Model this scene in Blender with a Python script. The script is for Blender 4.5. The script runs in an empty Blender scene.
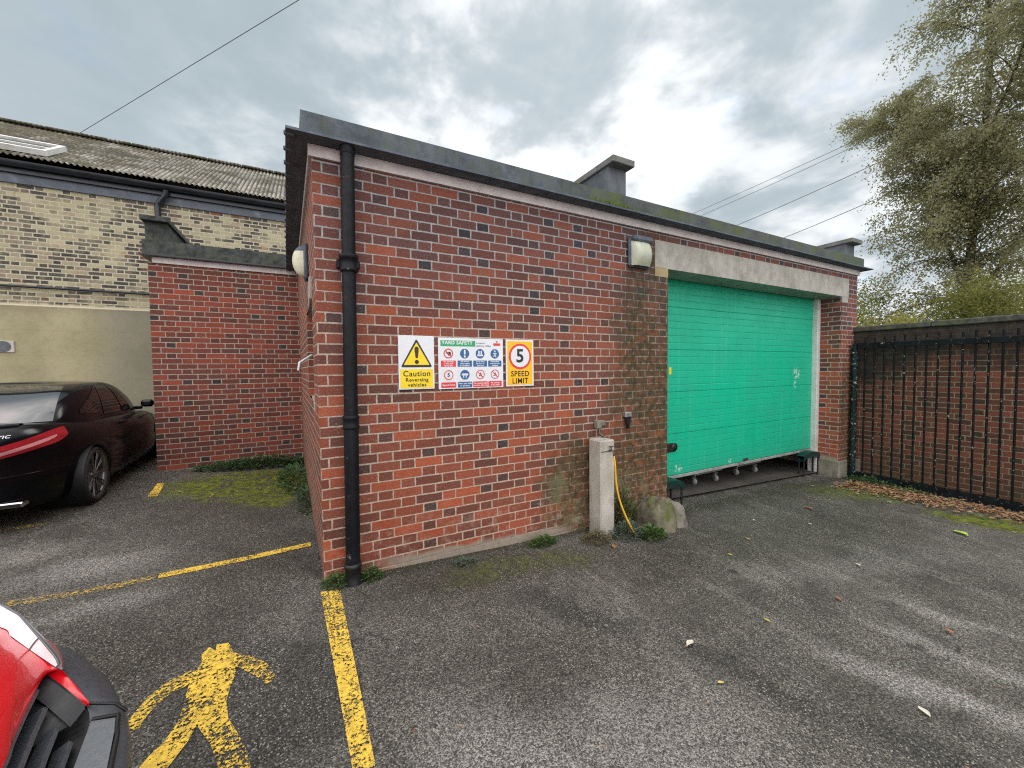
import bpy, math, random
from mathutils import Vector, Matrix
R = math.radians
random.seed(7)
scene = bpy.context.scene
COL = scene.collection

# ------------------------------------------------------------------ helpers
def clampf(v, a, b): return max(a, min(b, v))
def G(x, y):
    """height of the yard surface: it falls gently to the right and towards the viewer"""
    return -.08 - .041*clampf(x, -9, 12) + .02*clampf(y, -9, 11)

def tag(o, label=None, cat=None, group=None, kind=None):
    if label: o['label'] = label
    if cat: o['category'] = cat
    if group: o['group'] = group
    if kind: o['kind'] = kind
    return o

def empty(name, loc, label, cat, group=None, rz=0):
    o = bpy.data.objects.new(name, None); COL.objects.link(o)
    o.location = loc; o.rotation_euler = (0, 0, rz); o.empty_display_size = .1
    return tag(o, label, cat, group)

def copy_tree(o, parent=None):
    c = o.copy(); COL.objects.link(c)
    if parent: c.parent = parent
    for ch in list(o.children): copy_tree(ch, c)
    return c

class MB:
    def __init__(s): s.v = []; s.f = []; s.uv = []; s.mi = []; s.sm = []
    def face(s, pts, uvs=None, mi=0, smooth=False):
        b = len(s.v); s.v += [tuple(p) for p in pts]
        s.f.append(tuple(range(b, b+len(pts))))
        s.uv.append(uvs); s.mi.append(mi); s.sm.append(smooth)
    def grid(s, rows, mi=0, smooth=True, closed=False, uvs=None):
        b = len(s.v); n = len(rows[0])
        for r in rows: s.v += [tuple(p) for p in r]
        for i in range(len(rows)-1):
            for j in range(n if closed else n-1):
                k = (j+1) % n
                s.f.append((b+i*n+j, b+i*n+k, b+(i+1)*n+k, b+(i+1)*n+j))
                s.uv.append(None); s.mi.append(mi); s.sm.append(smooth)
        return b
    def prism(s, pts, z0, z1, mi=0):
        """vertical prism over a ccw plan polygon; z0, z1 numbers or lists"""
        n = len(pts)
        a = z0 if isinstance(z0, (list, tuple)) else [z0]*n
        b = z1 if isinstance(z1, (list, tuple)) else [z1]*n
        u = 0
        for i in range(n):
            j = (i+1) % n
            p, q = pts[i], pts[j]; L = math.hypot(q[0]-p[0], q[1]-p[1])
            s.face([(p[0], p[1], a[i]), (q[0], q[1], a[j]), (q[0], q[1], b[j]), (p[0], p[1], b[i])],
                   [(u, a[i]), (u+L, a[j]), (u+L, b[j]), (u, b[i])], mi)
            u += L
        s.face([(pts[i][0], pts[i][1], b[i]) for i in range(n)], None, mi)
        s.face([(pts[i][0], pts[i][1], a[i]) for i in range(n-1, -1, -1)], None, mi)
    def box(s, x0, x1, y0, y1, z0, z1, mi=0):
        P = [(x0, y0), (x1, y0), (x1, y1), (x0, y1)]
        for (i, j) in ((0, 1), (1, 2), (2, 3), (3, 0)):
            p, q = P[i], P[j]; ax = 0 if p[1] == q[1] else 1
            s.face([(p[0], p[1], z0), (q[0], q[1], z0), (q[0], q[1], z1), (p[0], p[1], z1)],
                   [(p[ax], z0), (q[ax], z0), (q[ax], z1), (p[ax], z1)], mi)
        s.face([(x0, y0, z1), (x1, y0, z1), (x1, y1, z1), (x0, y1, z1)], None, mi)
        s.face([(x0, y1, z0), (x1, y1, z0), (x1, y0, z0), (x0, y0, z0)], None, mi)
    def bbox(s, x0, x1, y0, y1, z0, z1, b=.01, mi=0):
        """box with chamfered edges"""
        xs = (x0, x1); ys = (y0, y1); zs = (z0, z1)
        def P(i, j, k, ax):
            p = [xs[i], ys[j], zs[k]]
            for a, t in enumerate((i, j, k)):
                if a != ax: p[a] += b*(1 if t == 0 else -1)
            return p
        C = [(0, 0), (1, 0), (1, 1), (0, 1)]
        for sgn in (0, 1):
            q = [P(sgn, a, c, 0) for a, c in C]; s.face(q if sgn else q[::-1], None, mi)
            q = [P(a, sgn, c, 1) for a, c in C]; s.face(q[::-1] if sgn else q, None, mi)
            q = [P(a, c, sgn, 2) for a, c in C]; s.face(q if sgn else q[::-1], None, mi)
        for a in (0, 1):
            for c in (0, 1):
                s.face([P(0, a, c, 1), P(1, a, c, 1), P(1, a, c, 2), P(0, a, c, 2)][::(-1 if a != c else 1)], None, mi)
                s.face([P(a, 0, c, 0), P(a, 1, c, 0), P(a, 1, c, 2), P(a, 0, c, 2)][::(1 if a != c else -1)], None, mi)
                s.face([P(a, c, 0, 0), P(a, c, 1, 0), P(a, c, 1, 1), P(a, c, 0, 1)][::(-1 if a != c else 1)], None, mi)
        for i in (0, 1):
            for j in (0, 1):
                for k in (0, 1):
                    s.face([P(i, j, k, 0), P(i, j, k, 1), P(i, j, k, 2)][::(1 if (i+j+k) % 2 else -1)], None, mi)
    def tube(s, pts, r, n=8, mi=0, caps=True, smooth=True):
        pts = [Vector(p) for p in pts]; rs = r if isinstance(r, (list, tuple)) else [r]*len(pts)
        rows = []; up = Vector((.0123, .035, 1))
        for i, p in enumerate(pts):
            d = (pts[min(i+1, len(pts)-1)]-pts[max(i-1, 0)])
            if d.length < 1e-9: d = Vector((0, 0, 1))
            d.normalize()
            if abs(d.dot(up.normalized())) > .95: a = d.cross(Vector((1, .02, 0)))
            else: a = d.cross(up)
            a.normalize(); b = d.cross(a)
            if rows and i:
                # keep ring orientation close to the previous one
                pa = prev_a - d*prev_a.dot(d)
                if pa.length > 1e-6: a = pa.normalized(); b = d.cross(a)
            prev_a = a
            rows.append([p+(a*math.cos(t)+b*math.sin(t))*rs[i] for t in [2*math.pi*k/n for k in range(n)]])
        s.grid(rows, mi, smooth, True)
        if caps:
            s.face(rows[0][::-1], None, mi); s.face(rows[-1], None, mi)
    def lathe(s, c, prof, n=24, mi=0, axis=2):
        """prof: list of (radius, height) along an axis through c"""
        rows = []
        for r_, h in prof:
            row = []
            for k in range(n):
                t = 2*math.pi*k/n; a, b = r_*math.cos(t), r_*math.sin(t)
                row.append((c[0]+a, c[1]+b, c[2]+h) if axis == 2 else (c[0]+h, c[1]+a, c[2]+b) if axis == 0 else (c[0]+a, c[1]+h, c[2]+b))
            rows.append(row)
        s.grid(rows, mi, True, True)
    def build(s, name, mat, root=None, parent=None, local=False):
        """root: the thing whose location is subtracted (unless local); parent: defaults to root"""
        me = bpy.data.meshes.new(name)
        off = Vector(root.location) if root is not None and not local else Vector((0, 0, 0))
        me.from_pydata([tuple(Vector(v)-off) for v in s.v], [], s.f)
        mats = mat if isinstance(mat, (list, tuple)) else [mat]
        for m in mats: me.materials.append(m)
        ul = me.uv_layers.new(name='m').data
        li = 0
        for fi, f in enumerate(s.f):
            uvs = s.uv[fi]
            if uvs is None:
                p = [Vector(s.v[i]) for i in f]
                nrm = (p[1]-p[0]).cross(p[2]-p[0]); ax = max(range(3), key=lambda a: abs(nrm[a]))
                ij = ((1, 2), (0, 2), (0, 1))[ax]
                uvs = [(q[ij[0]], q[ij[1]]) for q in p]
            for uv in uvs: ul[li].uv = uv; li += 1
        me.polygons.foreach_set('material_index', s.mi)
        me.polygons.foreach_set('use_smooth', s.sm)
        me.update()
        o = bpy.data.objects.new(name, me); COL.objects.link(o)
        p = parent if parent is not None else root
        if p is not None: o.parent = p
        return o

def weld(o, d=1e-4):
    import bmesh
    bm = bmesh.new(); bm.from_mesh(o.data)
    bmesh.ops.remove_doubles(bm, verts=bm.verts, dist=d)
    bmesh.ops.recalc_face_normals(bm, faces=bm.faces)
    bm.to_mesh(o.data); bm.free(); return o

def text_into(mb, body, x, z, size, y, align='CENTER', bold=0.0, mi=0, flip=None, sx=1.0):
    """letters as flat mesh in the x-z plane facing -y (flip: function mapping (u, w) to a point)"""
    cu = bpy.data.curves.new('txt', 'FONT'); cu.body = body; cu.size = size; cu.align_x = align
    cu.align_y = 'CENTER'; cu.offset = bold; cu.resolution_u = 3; cu.space_character = 1.10
    o = bpy.data.objects.new('txt', cu); COL.objects.link(o)
    bpy.context.view_layer.update()
    me = bpy.data.meshes.new_from_object(o.evaluated_get(bpy.context.evaluated_depsgraph_get()))
    for p in me.polygons:
        pts = [me.vertices[i].co for i in p.vertices]
        if flip: mb.face([flip(q.x*sx, q.y) for q in pts], None, mi)
        else: mb.face([(x+q.x*sx, y, z+q.y) for q in pts], None, mi)
    bpy.data.objects.remove(o); bpy.data.meshes.remove(me); bpy.data.curves.remove(cu)

# ------------------------------------------------------------------ materials
class NT:
    def __init__(s, name):
        s.m = bpy.data.materials.new(name); s.m.use_nodes = True
        s.t = s.m.node_tree; s.t.nodes.clear()
        s.out = s.t.nodes.new('ShaderNodeOutputMaterial')
        s.b = s.t.nodes.new('ShaderNodeBsdfPrincipled')
        s.t.links.new(s.b.outputs[0], s.out.inputs[0])
    def n(s, typ, **kw):
        nd = s.t.nodes.new(typ)
        for k, v in kw.items():
            if k.startswith('i_'):
                key = k[2:]; key = int(key) if key.isdigit() else key.replace('_', ' ')
                s.set(nd.inputs[key], v)
            else: setattr(nd, k, v)
        return nd
    def set(s, sock, v):
        if isinstance(v, bpy.types.NodeSocket): s.t.links.new(v, sock)
        elif isinstance(v, (tuple, list)) and len(v) == 3 and sock.type == 'RGBA': sock.default_value = (*v, 1)
        else: sock.default_value = v
    def ma(s, op, a, b=0.0, c=0.0, clamp=False):
        nd = s.t.nodes.new('ShaderNodeMath'); nd.operation = op; nd.use_clamp = clamp
        for i, v in enumerate((a, b, c)): s.set(nd.inputs[i], v)
        return nd.outputs[0]
    def vm(s, op, a, b=(0, 0, 0)):
        nd = s.t.nodes.new('ShaderNodeVectorMath'); nd.operation = op
        s.set(nd.inputs[0], a)
        if op == 'SCALE': s.set(nd.inputs[3], b)
        else: s.set(nd.inputs[1], b)
        return nd.outputs[1] if op in ('LENGTH', 'DISTANCE', 'DOT_PRODUCT') else nd.outputs[0]
    def mix(s, f, a, b, blend='MIX'):
        nd = s.t.nodes.new('ShaderNodeMix'); nd.data_type = 'RGBA'; nd.blend_type = blend
        s.set(nd.inputs[0], f); s.set(nd.inputs[6], a); s.set(nd.inputs[7], b)
        return nd.outputs[2]
    def mr(s, v, a, b, c=0.0, d=1.0, sm=True):
        nd = s.t.nodes.new('ShaderNodeMapRange'); nd.interpolation_type = 'SMOOTHSTEP' if sm else 'LINEAR'
        for i, x in enumerate((v, a, b, c, d)): s.set(nd.inputs[i], x)
        return nd.outputs[0]
    def noise(s, vec, scale, detail=4, rough=.55, dist=0.0, col=False):
        nd = s.t.nodes.new('ShaderNodeTexNoise')
        if vec is not None: s.set(nd.inputs['Vector'], vec)
        s.set(nd.inputs['Scale'], scale); s.set(nd.inputs['Detail'], detail)
        s.set(nd.inputs['Roughness'], rough); s.set(nd.inputs['Distortion'], dist)
        return nd.outputs[1 if col else 0]
    def vor(s, vec, scale, out=0, feature='F1'):
        nd = s.t.nodes.new('ShaderNodeTexVoronoi'); nd.feature = feature
        s.set(nd.inputs['Vector'], vec); s.set(nd.inputs['Scale'], scale)
        return nd.outputs[out]
    def pos(s): return s.n('ShaderNodeNewGeometry').outputs['Position']
    def uv(s): return s.n('ShaderNodeUVMap', uv_map='m').outputs[0]
    def obj(s): return s.n('ShaderNodeTexCoord').outputs['Object']
    def xyz(s, v):
        nd = s.n('ShaderNodeSeparateXYZ'); s.set(nd.inputs[0], v); return nd.outputs
    def comb(s, x, y, z=0.0):
        nd = s.n('ShaderNodeCombineXYZ'); s.set(nd.inputs[0], x); s.set(nd.inputs[1], y); s.set(nd.inputs[2], z); return nd.outputs[0]
    def ramp(s, f, stops, interp='LINEAR'):
        nd = s.n('ShaderNodeValToRGB'); cr = nd.color_ramp; cr.interpolation = interp
        while len(cr.elements) < len(stops): cr.elements.new(.5)
        for e, (p, c) in zip(cr.elements, stops): e.position = p; e.color = (*c, 1)
        s.set(nd.inputs[0], f); return nd.outputs[0]
    def blob(s, vec, cx, cy, rx, ry, rot=0, soft=.5):
        """soft elliptical mask in the first two components of vec"""
        d = s.vm('SUBTRACT', vec, (cx, cy, 0))
        mp = s.n('ShaderNodeMapping', vector_type='POINT')
        s.set(mp.inputs[0], d); mp.inputs['Rotation'].default_value = (0, 0, -rot)
        e = s.vm('MULTIPLY', mp.outputs[0], (1/rx, 1/ry, 0))
        return s.mr(s.vm('LENGTH', e), 1.0, 1.0-soft)
    def mx(s, *a):
        r_ = a[0]
        for b in a[1:]: r_ = s.ma('MAXIMUM', r_, b)
        return r_
    def bump(s, h, strength=.4, dist=.01):
        nd = s.n('ShaderNodeBump'); s.set(nd.inputs['Height'], h)
        nd.inputs['Strength'].default_value = strength; nd.inputs['Distance'].default_value = dist
        s.set(s.b.inputs['Normal'], nd.outputs[0])
    def fin(s, col=None, rough=.8, metal=0.0, spec=None, alpha=None):
        if col is not None: s.set(s.b.inputs['Base Color'], col)
        s.set(s.b.inputs['Roughness'], rough); s.set(s.b.inputs['Metallic'], metal)
        if spec is not None: s.set(s.b.inputs['Specular IOR Level'], spec)
        if alpha is not None: s.set(s.b.inputs['Alpha'], alpha)
        return s.m

def simple(name, col, rough=.6, metal=0.0, var=.25, scale=14, dirt=None, bump=0.0, spec=None):
    k = NT(name); p = k.obj()
    n1 = k.noise(p, scale, 5, .6); n2 = k.noise(p, scale*7, 3, .6)
    f = k.ma('ADD', k.ma('MULTIPLY', n1, .7), k.ma('MULTIPLY', n2, .3))
    lo = tuple(c*(1-var) for c in col); hi = tuple(min(1, c*(1+var)) for c in col)
    c = k.mix(k.mr(f, .3, .7), lo, hi)
    if dirt: c = k.mix(k.mr(k.noise(p, scale*.35, 6, .65), .52, .68, 0, dirt[1]), c, dirt[0])
    if bump: k.bump(n2, bump, .005)
    return k.fin(c, k.mr(n1, .2, .8, max(.02, rough-.12), min(1, rough+.1)), metal, spec)

def brick_mat(name, stops, mortar, uo=0.0, mortar_w=.0060, stain=None, smear=0.0, course=.075, contrast=1.0, hdk=.70):
    """Flemish bond in wall metres (u along the wall, v = height)"""
    k = NT(name); uv = k.uv()
    wob = k.vm('SCALE', k.vm('SUBTRACT', k.noise(uv, 9, 3, .6, col=True), (.5, .5, .5)), .007)
    wob2 = k.vm('SCALE', k.vm('SUBTRACT', k.noise(uv, 55, 2, .6, col=True), (.5, .5, .5)), .005)
    q = k.xyz(k.vm('ADD', k.vm('ADD', uv, wob), wob2))
    u = k.ma('ADD', q[0], uo); v = q[1]
    P = .3375
    row = k.ma('FLOOR', k.ma('DIVIDE', v, course))
    par = k.ma('FLOORED_MODULO', row, 2.0)           # 1 = stretcher first
    jit = k.ma('MULTIPLY', k.ma('SUBTRACT', k.n('ShaderNodeTexWhiteNoise', noise_dimensions='1D', i_W=row).outputs[0], .5), .012)
    u2 = k.ma('ADD', k.ma('SUBTRACT', u, k.ma('MULTIPLY', k.ma('SUBTRACT', 1.0, par), .16875)), jit)
    cell = k.ma('FLOOR', k.ma('DIVIDE', u2, P))
    w = k.ma('SUBTRACT', u2, k.ma('MULTIPLY', cell, P))
    hd = k.ma('GREATER_THAN', w, .225)
    wl = k.ma('SUBTRACT', w, k.ma('MULTIPLY', hd, .225))
    L = k.ma('SUBTRACT', .225, k.ma('MULTIPLY', hd, .1125))
    vl = k.ma('SUBTRACT', v, k.ma('MULTIPLY', row, course))
    dx = k.ma('MINIMUM', wl, k.ma('SUBTRACT', L, wl)); dy = k.ma('MINIMUM', vl, k.ma('SUBTRACT', course, vl))
    d = k.ma('SMOOTH_MIN', dx, dy, .004)
    fine = k.noise(uv, 160, 3, .7)
    d2 = k.ma('ADD', d, k.ma('MULTIPLY', k.ma('SUBTRACT', fine, .5), .0065))
    idv = k.comb(k.ma('ADD', k.ma('MULTIPLY', cell, 2.0), hd), row, 3.7)
    wn = k.n('ShaderNodeTexWhiteNoise', noise_dimensions='3D', i_Vector=idv)
    r1 = wn.outputs[0]; rc = k.xyz(wn.outputs[1])
    big = k.noise(uv, .9, 3, .5)
    mwv = k.ma('ADD', mortar_w-.0022, k.ma('MULTIPLY', rc[0], .0026))
    mask = k.mr(d2, k.ma('SUBTRACT', mwv, .0012), k.ma('ADD', mwv, .0018))
    # headers are more often burnt
    f = k.ma('ADD', k.ma('MULTIPLY', k.ma('POWER', r1, 1.25), k.ma('MULTIPLY', k.ma('ADD', hdk, k.ma('MULTIPLY', hd, 1.0-hdk)), contrast)), k.ma('ADD', k.ma('MULTIPLY', hd, k.ma('MULTIPLY', rc[1], .17)), k.ma('MULTIPLY', k.ma('SUBTRACT', big, .5), .55)), clamp=True)
    c = k.ramp(f, stops)
    c = k.mix(k.mr(k.noise(k.vm('ADD', k.vm('MULTIPLY', uv, (1, 2.5, 1)), k.vm('SCALE', wn.outputs[1], 9.0)), 17, 4, .7), .3, .7, 0, .55), c, k.ramp(rc[0], stops[1:6]))
    c = k.mix(k.mr(k.noise(uv, 45, 4, .7), .35, .75, 0, .5), c, k.vm('SCALE', c, .5))
    c = k.mix(k.mr(k.noise(uv, 80, 4, .7), .54, .72, 0, .42), c, mortar)
    c = k.vm('SCALE', c, k.mr(rc[2], 0, 1, .82, 1.15, False))
    mc = k.mix(k.mr(k.noise(uv, 24, 4, .7), .3, .75), tuple(m*.62 for m in mortar), mortar)
    if smear: c = k.mix(k.ma('MULTIPLY', k.mr(k.noise(uv, 5, 5, .7), .62, .75), smear), c, mortar)
    col = k.mix(mask, mc, c)
    if stain: col = stain(k, uv, col, mask)
    face = k.ma('ADD', mask, k.ma('MULTIPLY', fine, .25))
    k.bump(face, .55, .006)
    return k.fin(col, k.mr(fine, .3, .7, .75, .95), 0, .3)

MORT = (.56, .47, .385)
RED = [(0, (.37, .092, .042)), (.10, (.285, .080, .044)), (.35, (.225, .070, .045)), (.60, (.175, .063, .045)), (.80, (.135, .058, .045)), (.90, (.105, .056, .047)), (.96, (.070, .052, .049)), (1, (.042, .040, .044))]

def stain_front(k, uv, col, mask):
    nz = k.noise(uv, 1.6, 6, .65)
    wv = k.vm('ADD', uv, k.vm('SCALE', k.vm('SUBTRACT', k.noise(uv, 2.2, 5, .6, col=True), (.5, .5, .5)), .8))
    algae = k.mx(k.blob(wv, 3.35, 1.25, .85, 2.2, 0, .5), k.blob(wv, 2.25, .2, .5, .95, 0, .55), k.blob(wv, 2.95, .3, .6, .8, 0, .6), k.ma('MULTIPLY', k.blob(wv, 7.9, .4, .5, 1.6, 0, .6), .8))
    a = k.ma('MULTIPLY', algae, k.mr(nz, .30, .52, .60, .97))
    col = k.mix(a, col, k.mix(k.mr(k.noise(uv, 12, 4, .7), .35, .65), (.040, .038, .018), k.mix(.45, (.085, .072, .030), col)))
    g = k.ma('MULTIPLY', k.mx(k.blob(wv, 2.15, .08, .35, .5, 0, .6), k.blob(wv, 2.9, .1, .45, .5, 0, .5)), k.mr(k.noise(uv, 7, 5, .7), .42, .6, 0, .75))
    col = k.mix(g, col, (.14, .15, .085))
    # bricks shift darker and purplish towards the top, redder towards the foot
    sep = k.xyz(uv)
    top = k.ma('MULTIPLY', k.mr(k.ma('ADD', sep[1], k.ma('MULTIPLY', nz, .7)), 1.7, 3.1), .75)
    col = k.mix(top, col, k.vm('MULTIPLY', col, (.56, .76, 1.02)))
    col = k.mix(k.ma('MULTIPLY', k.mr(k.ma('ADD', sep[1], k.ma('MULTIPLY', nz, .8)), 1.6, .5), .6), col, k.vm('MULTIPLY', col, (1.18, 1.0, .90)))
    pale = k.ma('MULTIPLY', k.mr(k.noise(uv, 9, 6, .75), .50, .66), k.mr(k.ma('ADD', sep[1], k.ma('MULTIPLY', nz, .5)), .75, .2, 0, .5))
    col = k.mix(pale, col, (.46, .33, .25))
    # cement run along the foot of the wall
    cem = k.ma('MULTIPLY', k.mr(k.ma('ADD', sep[1], k.ma('ADD', k.ma('MULTIPLY', sep[0], .05), k.ma('MULTIPLY', k.ma('SUBTRACT', k.noise(uv, 5, 4, .6), .5), .12))), .035, -.01), k.blob(uv, 1.3, 0, 1.0, 3, 0, .3))
    col = k.mix(cem, col, k.mix(k.noise(uv, 18, 5, .7), (.16, .13, .10), (.42, .36, .29)))
    # white bird marks and old fixings
    sp = k.mr(k.vor(uv, 2.4), .016, .010); sp = k.ma('MULTIPLY', sp, k.mr(k.noise(uv, 60, 2), .42, .55))
    return k.mix(k.ma('MULTIPLY', sp, .8), col, (.6, .56, .5))

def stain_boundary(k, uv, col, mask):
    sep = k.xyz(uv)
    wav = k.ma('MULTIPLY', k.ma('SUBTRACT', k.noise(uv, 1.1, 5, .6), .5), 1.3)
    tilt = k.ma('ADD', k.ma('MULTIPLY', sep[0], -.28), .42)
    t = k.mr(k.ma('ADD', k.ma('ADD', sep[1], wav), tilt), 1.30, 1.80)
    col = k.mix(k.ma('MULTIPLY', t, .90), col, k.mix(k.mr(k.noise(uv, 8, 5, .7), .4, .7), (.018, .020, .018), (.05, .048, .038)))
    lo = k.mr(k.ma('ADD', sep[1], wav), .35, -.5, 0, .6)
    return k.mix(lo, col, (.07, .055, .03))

M = {}
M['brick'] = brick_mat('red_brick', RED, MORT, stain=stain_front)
M['brick_side'] = brick_mat('red_brick_side', RED, (.50, .43, .35), uo=.11)
M['brick_annex'] = brick_mat('red_brick_annex', [(0, (.30, .065, .035)), (.2, (.205, .052, .035)), (.5, (.155, .046, .035)), (.8, (.11, .044, .037)), (.95, (.07, .042, .038)), (1, (.04, .036, .037))], (.44, .38, .31), uo=1.93, smear=.1)
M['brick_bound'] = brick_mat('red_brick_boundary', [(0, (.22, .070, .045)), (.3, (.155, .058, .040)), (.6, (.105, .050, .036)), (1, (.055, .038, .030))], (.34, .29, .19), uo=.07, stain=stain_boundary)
YEL = [(0, (.44, .41, .27)), (.15, (.39, .35, .22)), (.27, (.33, .27, .18)), (.36, (.27, .22, .17)), (.43, (.12, .10, .08)), (.7, (.060, .055, .048)), (1, (.045, .045, .042))]
def stain_yel(k, uv, col, mask):
    col = k.mix(k.mr(k.noise(uv, 1.3, 6, .7), .46, .66, 0, .72), col, k.mix(mask, (.48, .45, .32), (.44, .40, .26)))
    red = k.ma('MULTIPLY', k.mr(k.noise(uv, 2.0, 4, .6), .6, .66), k.mr(k.noise(uv, 10, 2), .4, .55))
    col = k.mix(k.ma('MULTIPLY', red, .55), col, (.34, .13, .075))
    sep = k.xyz(uv)
    ed = k.mr(k.ma('ADD', sep[1], k.ma('MULTIPLY', k.noise(uv, 6, 4), .1)), 2.77, 2.72)
    return k.mix(ed, col, (.60, .54, .40))
M['brick_yel'] = brick_mat('stock_brick', YEL, (.57, .54, .41), mortar_w=.0095, stain=stain_yel, course=.0742, contrast=.95, hdk=1.0)

def concrete(name, a, b, scale=6, bumpk=.35, mossc=None, mossamt=0.0, streak=0.0):
    k = NT(name); p = k.pos()
    n1 = k.noise(p, scale, 6, .65); n2 = k.noise(p, scale*9, 4, .7); n3 = k.noise(p, scale*.3, 4, .5)
    c = k.mix(k.mr(n1, .3, .7), a, b)
    c = k.mix(k.mr(n3, .45, .65, 0, .5), c, k.vm('SCALE', c, .6))
    c = k.mix(k.mr(n2, .52, .72, 0, .5), c, k.vm('SCALE', c, .55))
    if streak:
        s_ = k.noise(k.vm('MULTIPLY', p, (9, 9, .8)), 1.0, 5, .7)
        c = k.mix(k.mr(s_, .5, .66, 0, streak), c, k.vm('SCALE', c, .42))
    if mossc: c = k.mix(k.ma('MULTIPLY', k.mr(k.noise(p, scale*.5, 6, .7), .48, .62), mossamt), c, mossc)
    k.bump(k.ma('ADD', n2, k.ma('MULTIPLY', n1, .5)), bumpk, .008)
    return k.fin(c, .9, 0, .25)
M['lintel'] = concrete('lintel_concrete', (.34, .335, .295), (.46, .45, .40), 9, .5, streak=.25)
M['pad'] = concrete('lintel_pad_yellow', (.34, .27, .14), (.42, .34, .19), 9, .3)
M['plinth'] = concrete('plinth_concrete', (.17, .16, .13), (.33, .31, .25), 9, .4, (.10, .11, .05), .6)
M['kerb'] = concrete('roof_kerb_asphalt', (.085, .105, .12), (.155, .185, .205), 13, .6, (.07, .08, .04), .45, streak=.45)
M['kerbdark'] = concrete('annex_kerb_sooty', (.035, .042, .042), (.095, .105, .10), 12, .7, (.075, .085, .05), .5, streak=.4)
M['kerbmoss'] = concrete('roof_kerb_mossy', (.075, .088, .085), (.12, .135, .13), 8, .4, (.09, .12, .035), .75)
M['slab'] = concrete('roof_slab_dark', (.085, .105, .13), (.135, .165, .20), 10, .3)
M['cap'] = concrete('coping_concrete', (.13, .14, .14), (.24, .245, .235), 12, .5, (.10, .11, .06), .5)
M['parapet'] = concrete('parapet_render', (.10, .118, .135), (.16, .18, .195), 7, .4)
M['coping'] = concrete('wall_coping', (.05, .055, .05), (.13, .135, .115), 12, .5, (.085, .10, .035), .7)
M['post'] = concrete('post_concrete', (.44, .42, .37), (.60, .57, .51), 8, .5, (.20, .19, .12), .3, streak=.45)
M['stoneA'] = concrete('guard_stone_mossy', (.13, .125, .085), (.26, .24, .17), 11, 1.0, (.085, .10, .025), 1.0, streak=.4)
M['stoneB'] = concrete('guard_stone_grey', (.17, .165, .135), (.33, .31, .26), 12, 1.0, (.10, .115, .04), .7, streak=.4)
M['floor_in'] = concrete('garage_floor', (.06, .056, .05), (.10, .095, .085), 3, .2)
M['render'] = None
def render_mat():
    k = NT('olive_render'); p = k.pos(); n1 = k.noise(p, 1.4, 6, .65); n2 = k.noise(p, 14, 4, .6)
    c = k.mix(k.mr(n1, .3, .7), (.30, .275, .17), (.40, .365, .23))
    c = k.mix(k.mr(n2, .5, .75, 0, .35), c, (.20, .19, .13))
    s = k.xyz(p)
    # ghost of the blockwork joints
    j = k.ma('PINGPONG', k.ma('ADD', s[2], k.ma('MULTIPLY', n1, .05)), .225)
    c = k.mix(k.mr(j, .012, .0, 0, .22), c, (.18, .17, .10))
    top = k.mr(k.ma('ADD', s[2], k.ma('MULTIPLY', n1, -.5)), 2.15, 2.5)
    c = k.mix(k.ma('MULTIPLY', top, .45), c, (.13, .13, .10))
    right = k.ma('MULTIPLY', k.mr(k.ma('ADD', s[0], n1), -3.3, -2.4), .55)
    c = k.mix(right, c, (.16, .16, .15))
    k.bump(n2, .3, .01)
    return k.fin(c, .95, 0, .2)
M['render'] = render_mat()
def trim_mat():
    k = NT('trim_white_paint'); p = k.pos(); n = k.noise(p, 9, 5, .7)
    s_ = k.noise(k.vm('MULTIPLY', p, (3, 3, 30)), 1, 3, .6)
    c = k.mix(k.mr(n, .35, .75), (.66, .63, .62), (.50, .46, .45))
    c = k.mix(k.mr(s_, .55, .75, 0, .4), c, (.34, .27, .26))
    return k.fin(c, .7, 0, .3)
M['trim'] = trim_mat()
def paint_black(name, base=(.012, .015, .018), chip=(.35, .36, .34), amt=.5, rough=.38, spec=.3, chip_at=.645):
    k = NT(name); p = k.pos(); n = k.noise(p, 22, 6, .75)
    c = k.mix(k.mr(k.noise(p, 6, 3), .3, .7), base, tuple(b*2.2 for b in base))
    c = k.mix(k.ma('MULTIPLY', k.mr(n, chip_at, chip_at+.03), amt), c, chip)
    c = k.mix(k.mr(k.noise(p, 11, 5, .7), .62, .7, 0, amt*.6), c, (.10, .045, .025))
    k.bump(k.noise(p, 60, 3), .25, .004)
    return k.fin(c, k.mr(n, .3, .7, rough, rough+.25), 0, spec)
M['ironpipe'] = paint_black('cast_iron_black_paint', (.003, .004, .006), (.30, .32, .32), .55, .42, .25)
M['railpaint'] = paint_black('railing_dark_paint', (.003, .005, .006), (.45, .46, .43), .8, .5, .15, .615)
M['postpaint'] = paint_black('post_teal_paint', (.003, .012, .012), (.50, .52, .50), 1.0, .5, .2, .59)
M['bluegrey'] = simple('fascia_blue_grey', (.085, .105, .135), .6, 0, .35, 5, ((.3, .32, .36), .5))
M['gutter'] = simple('gutter_black', (.012, .017, .023), .35, 0, .3, 5)
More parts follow.
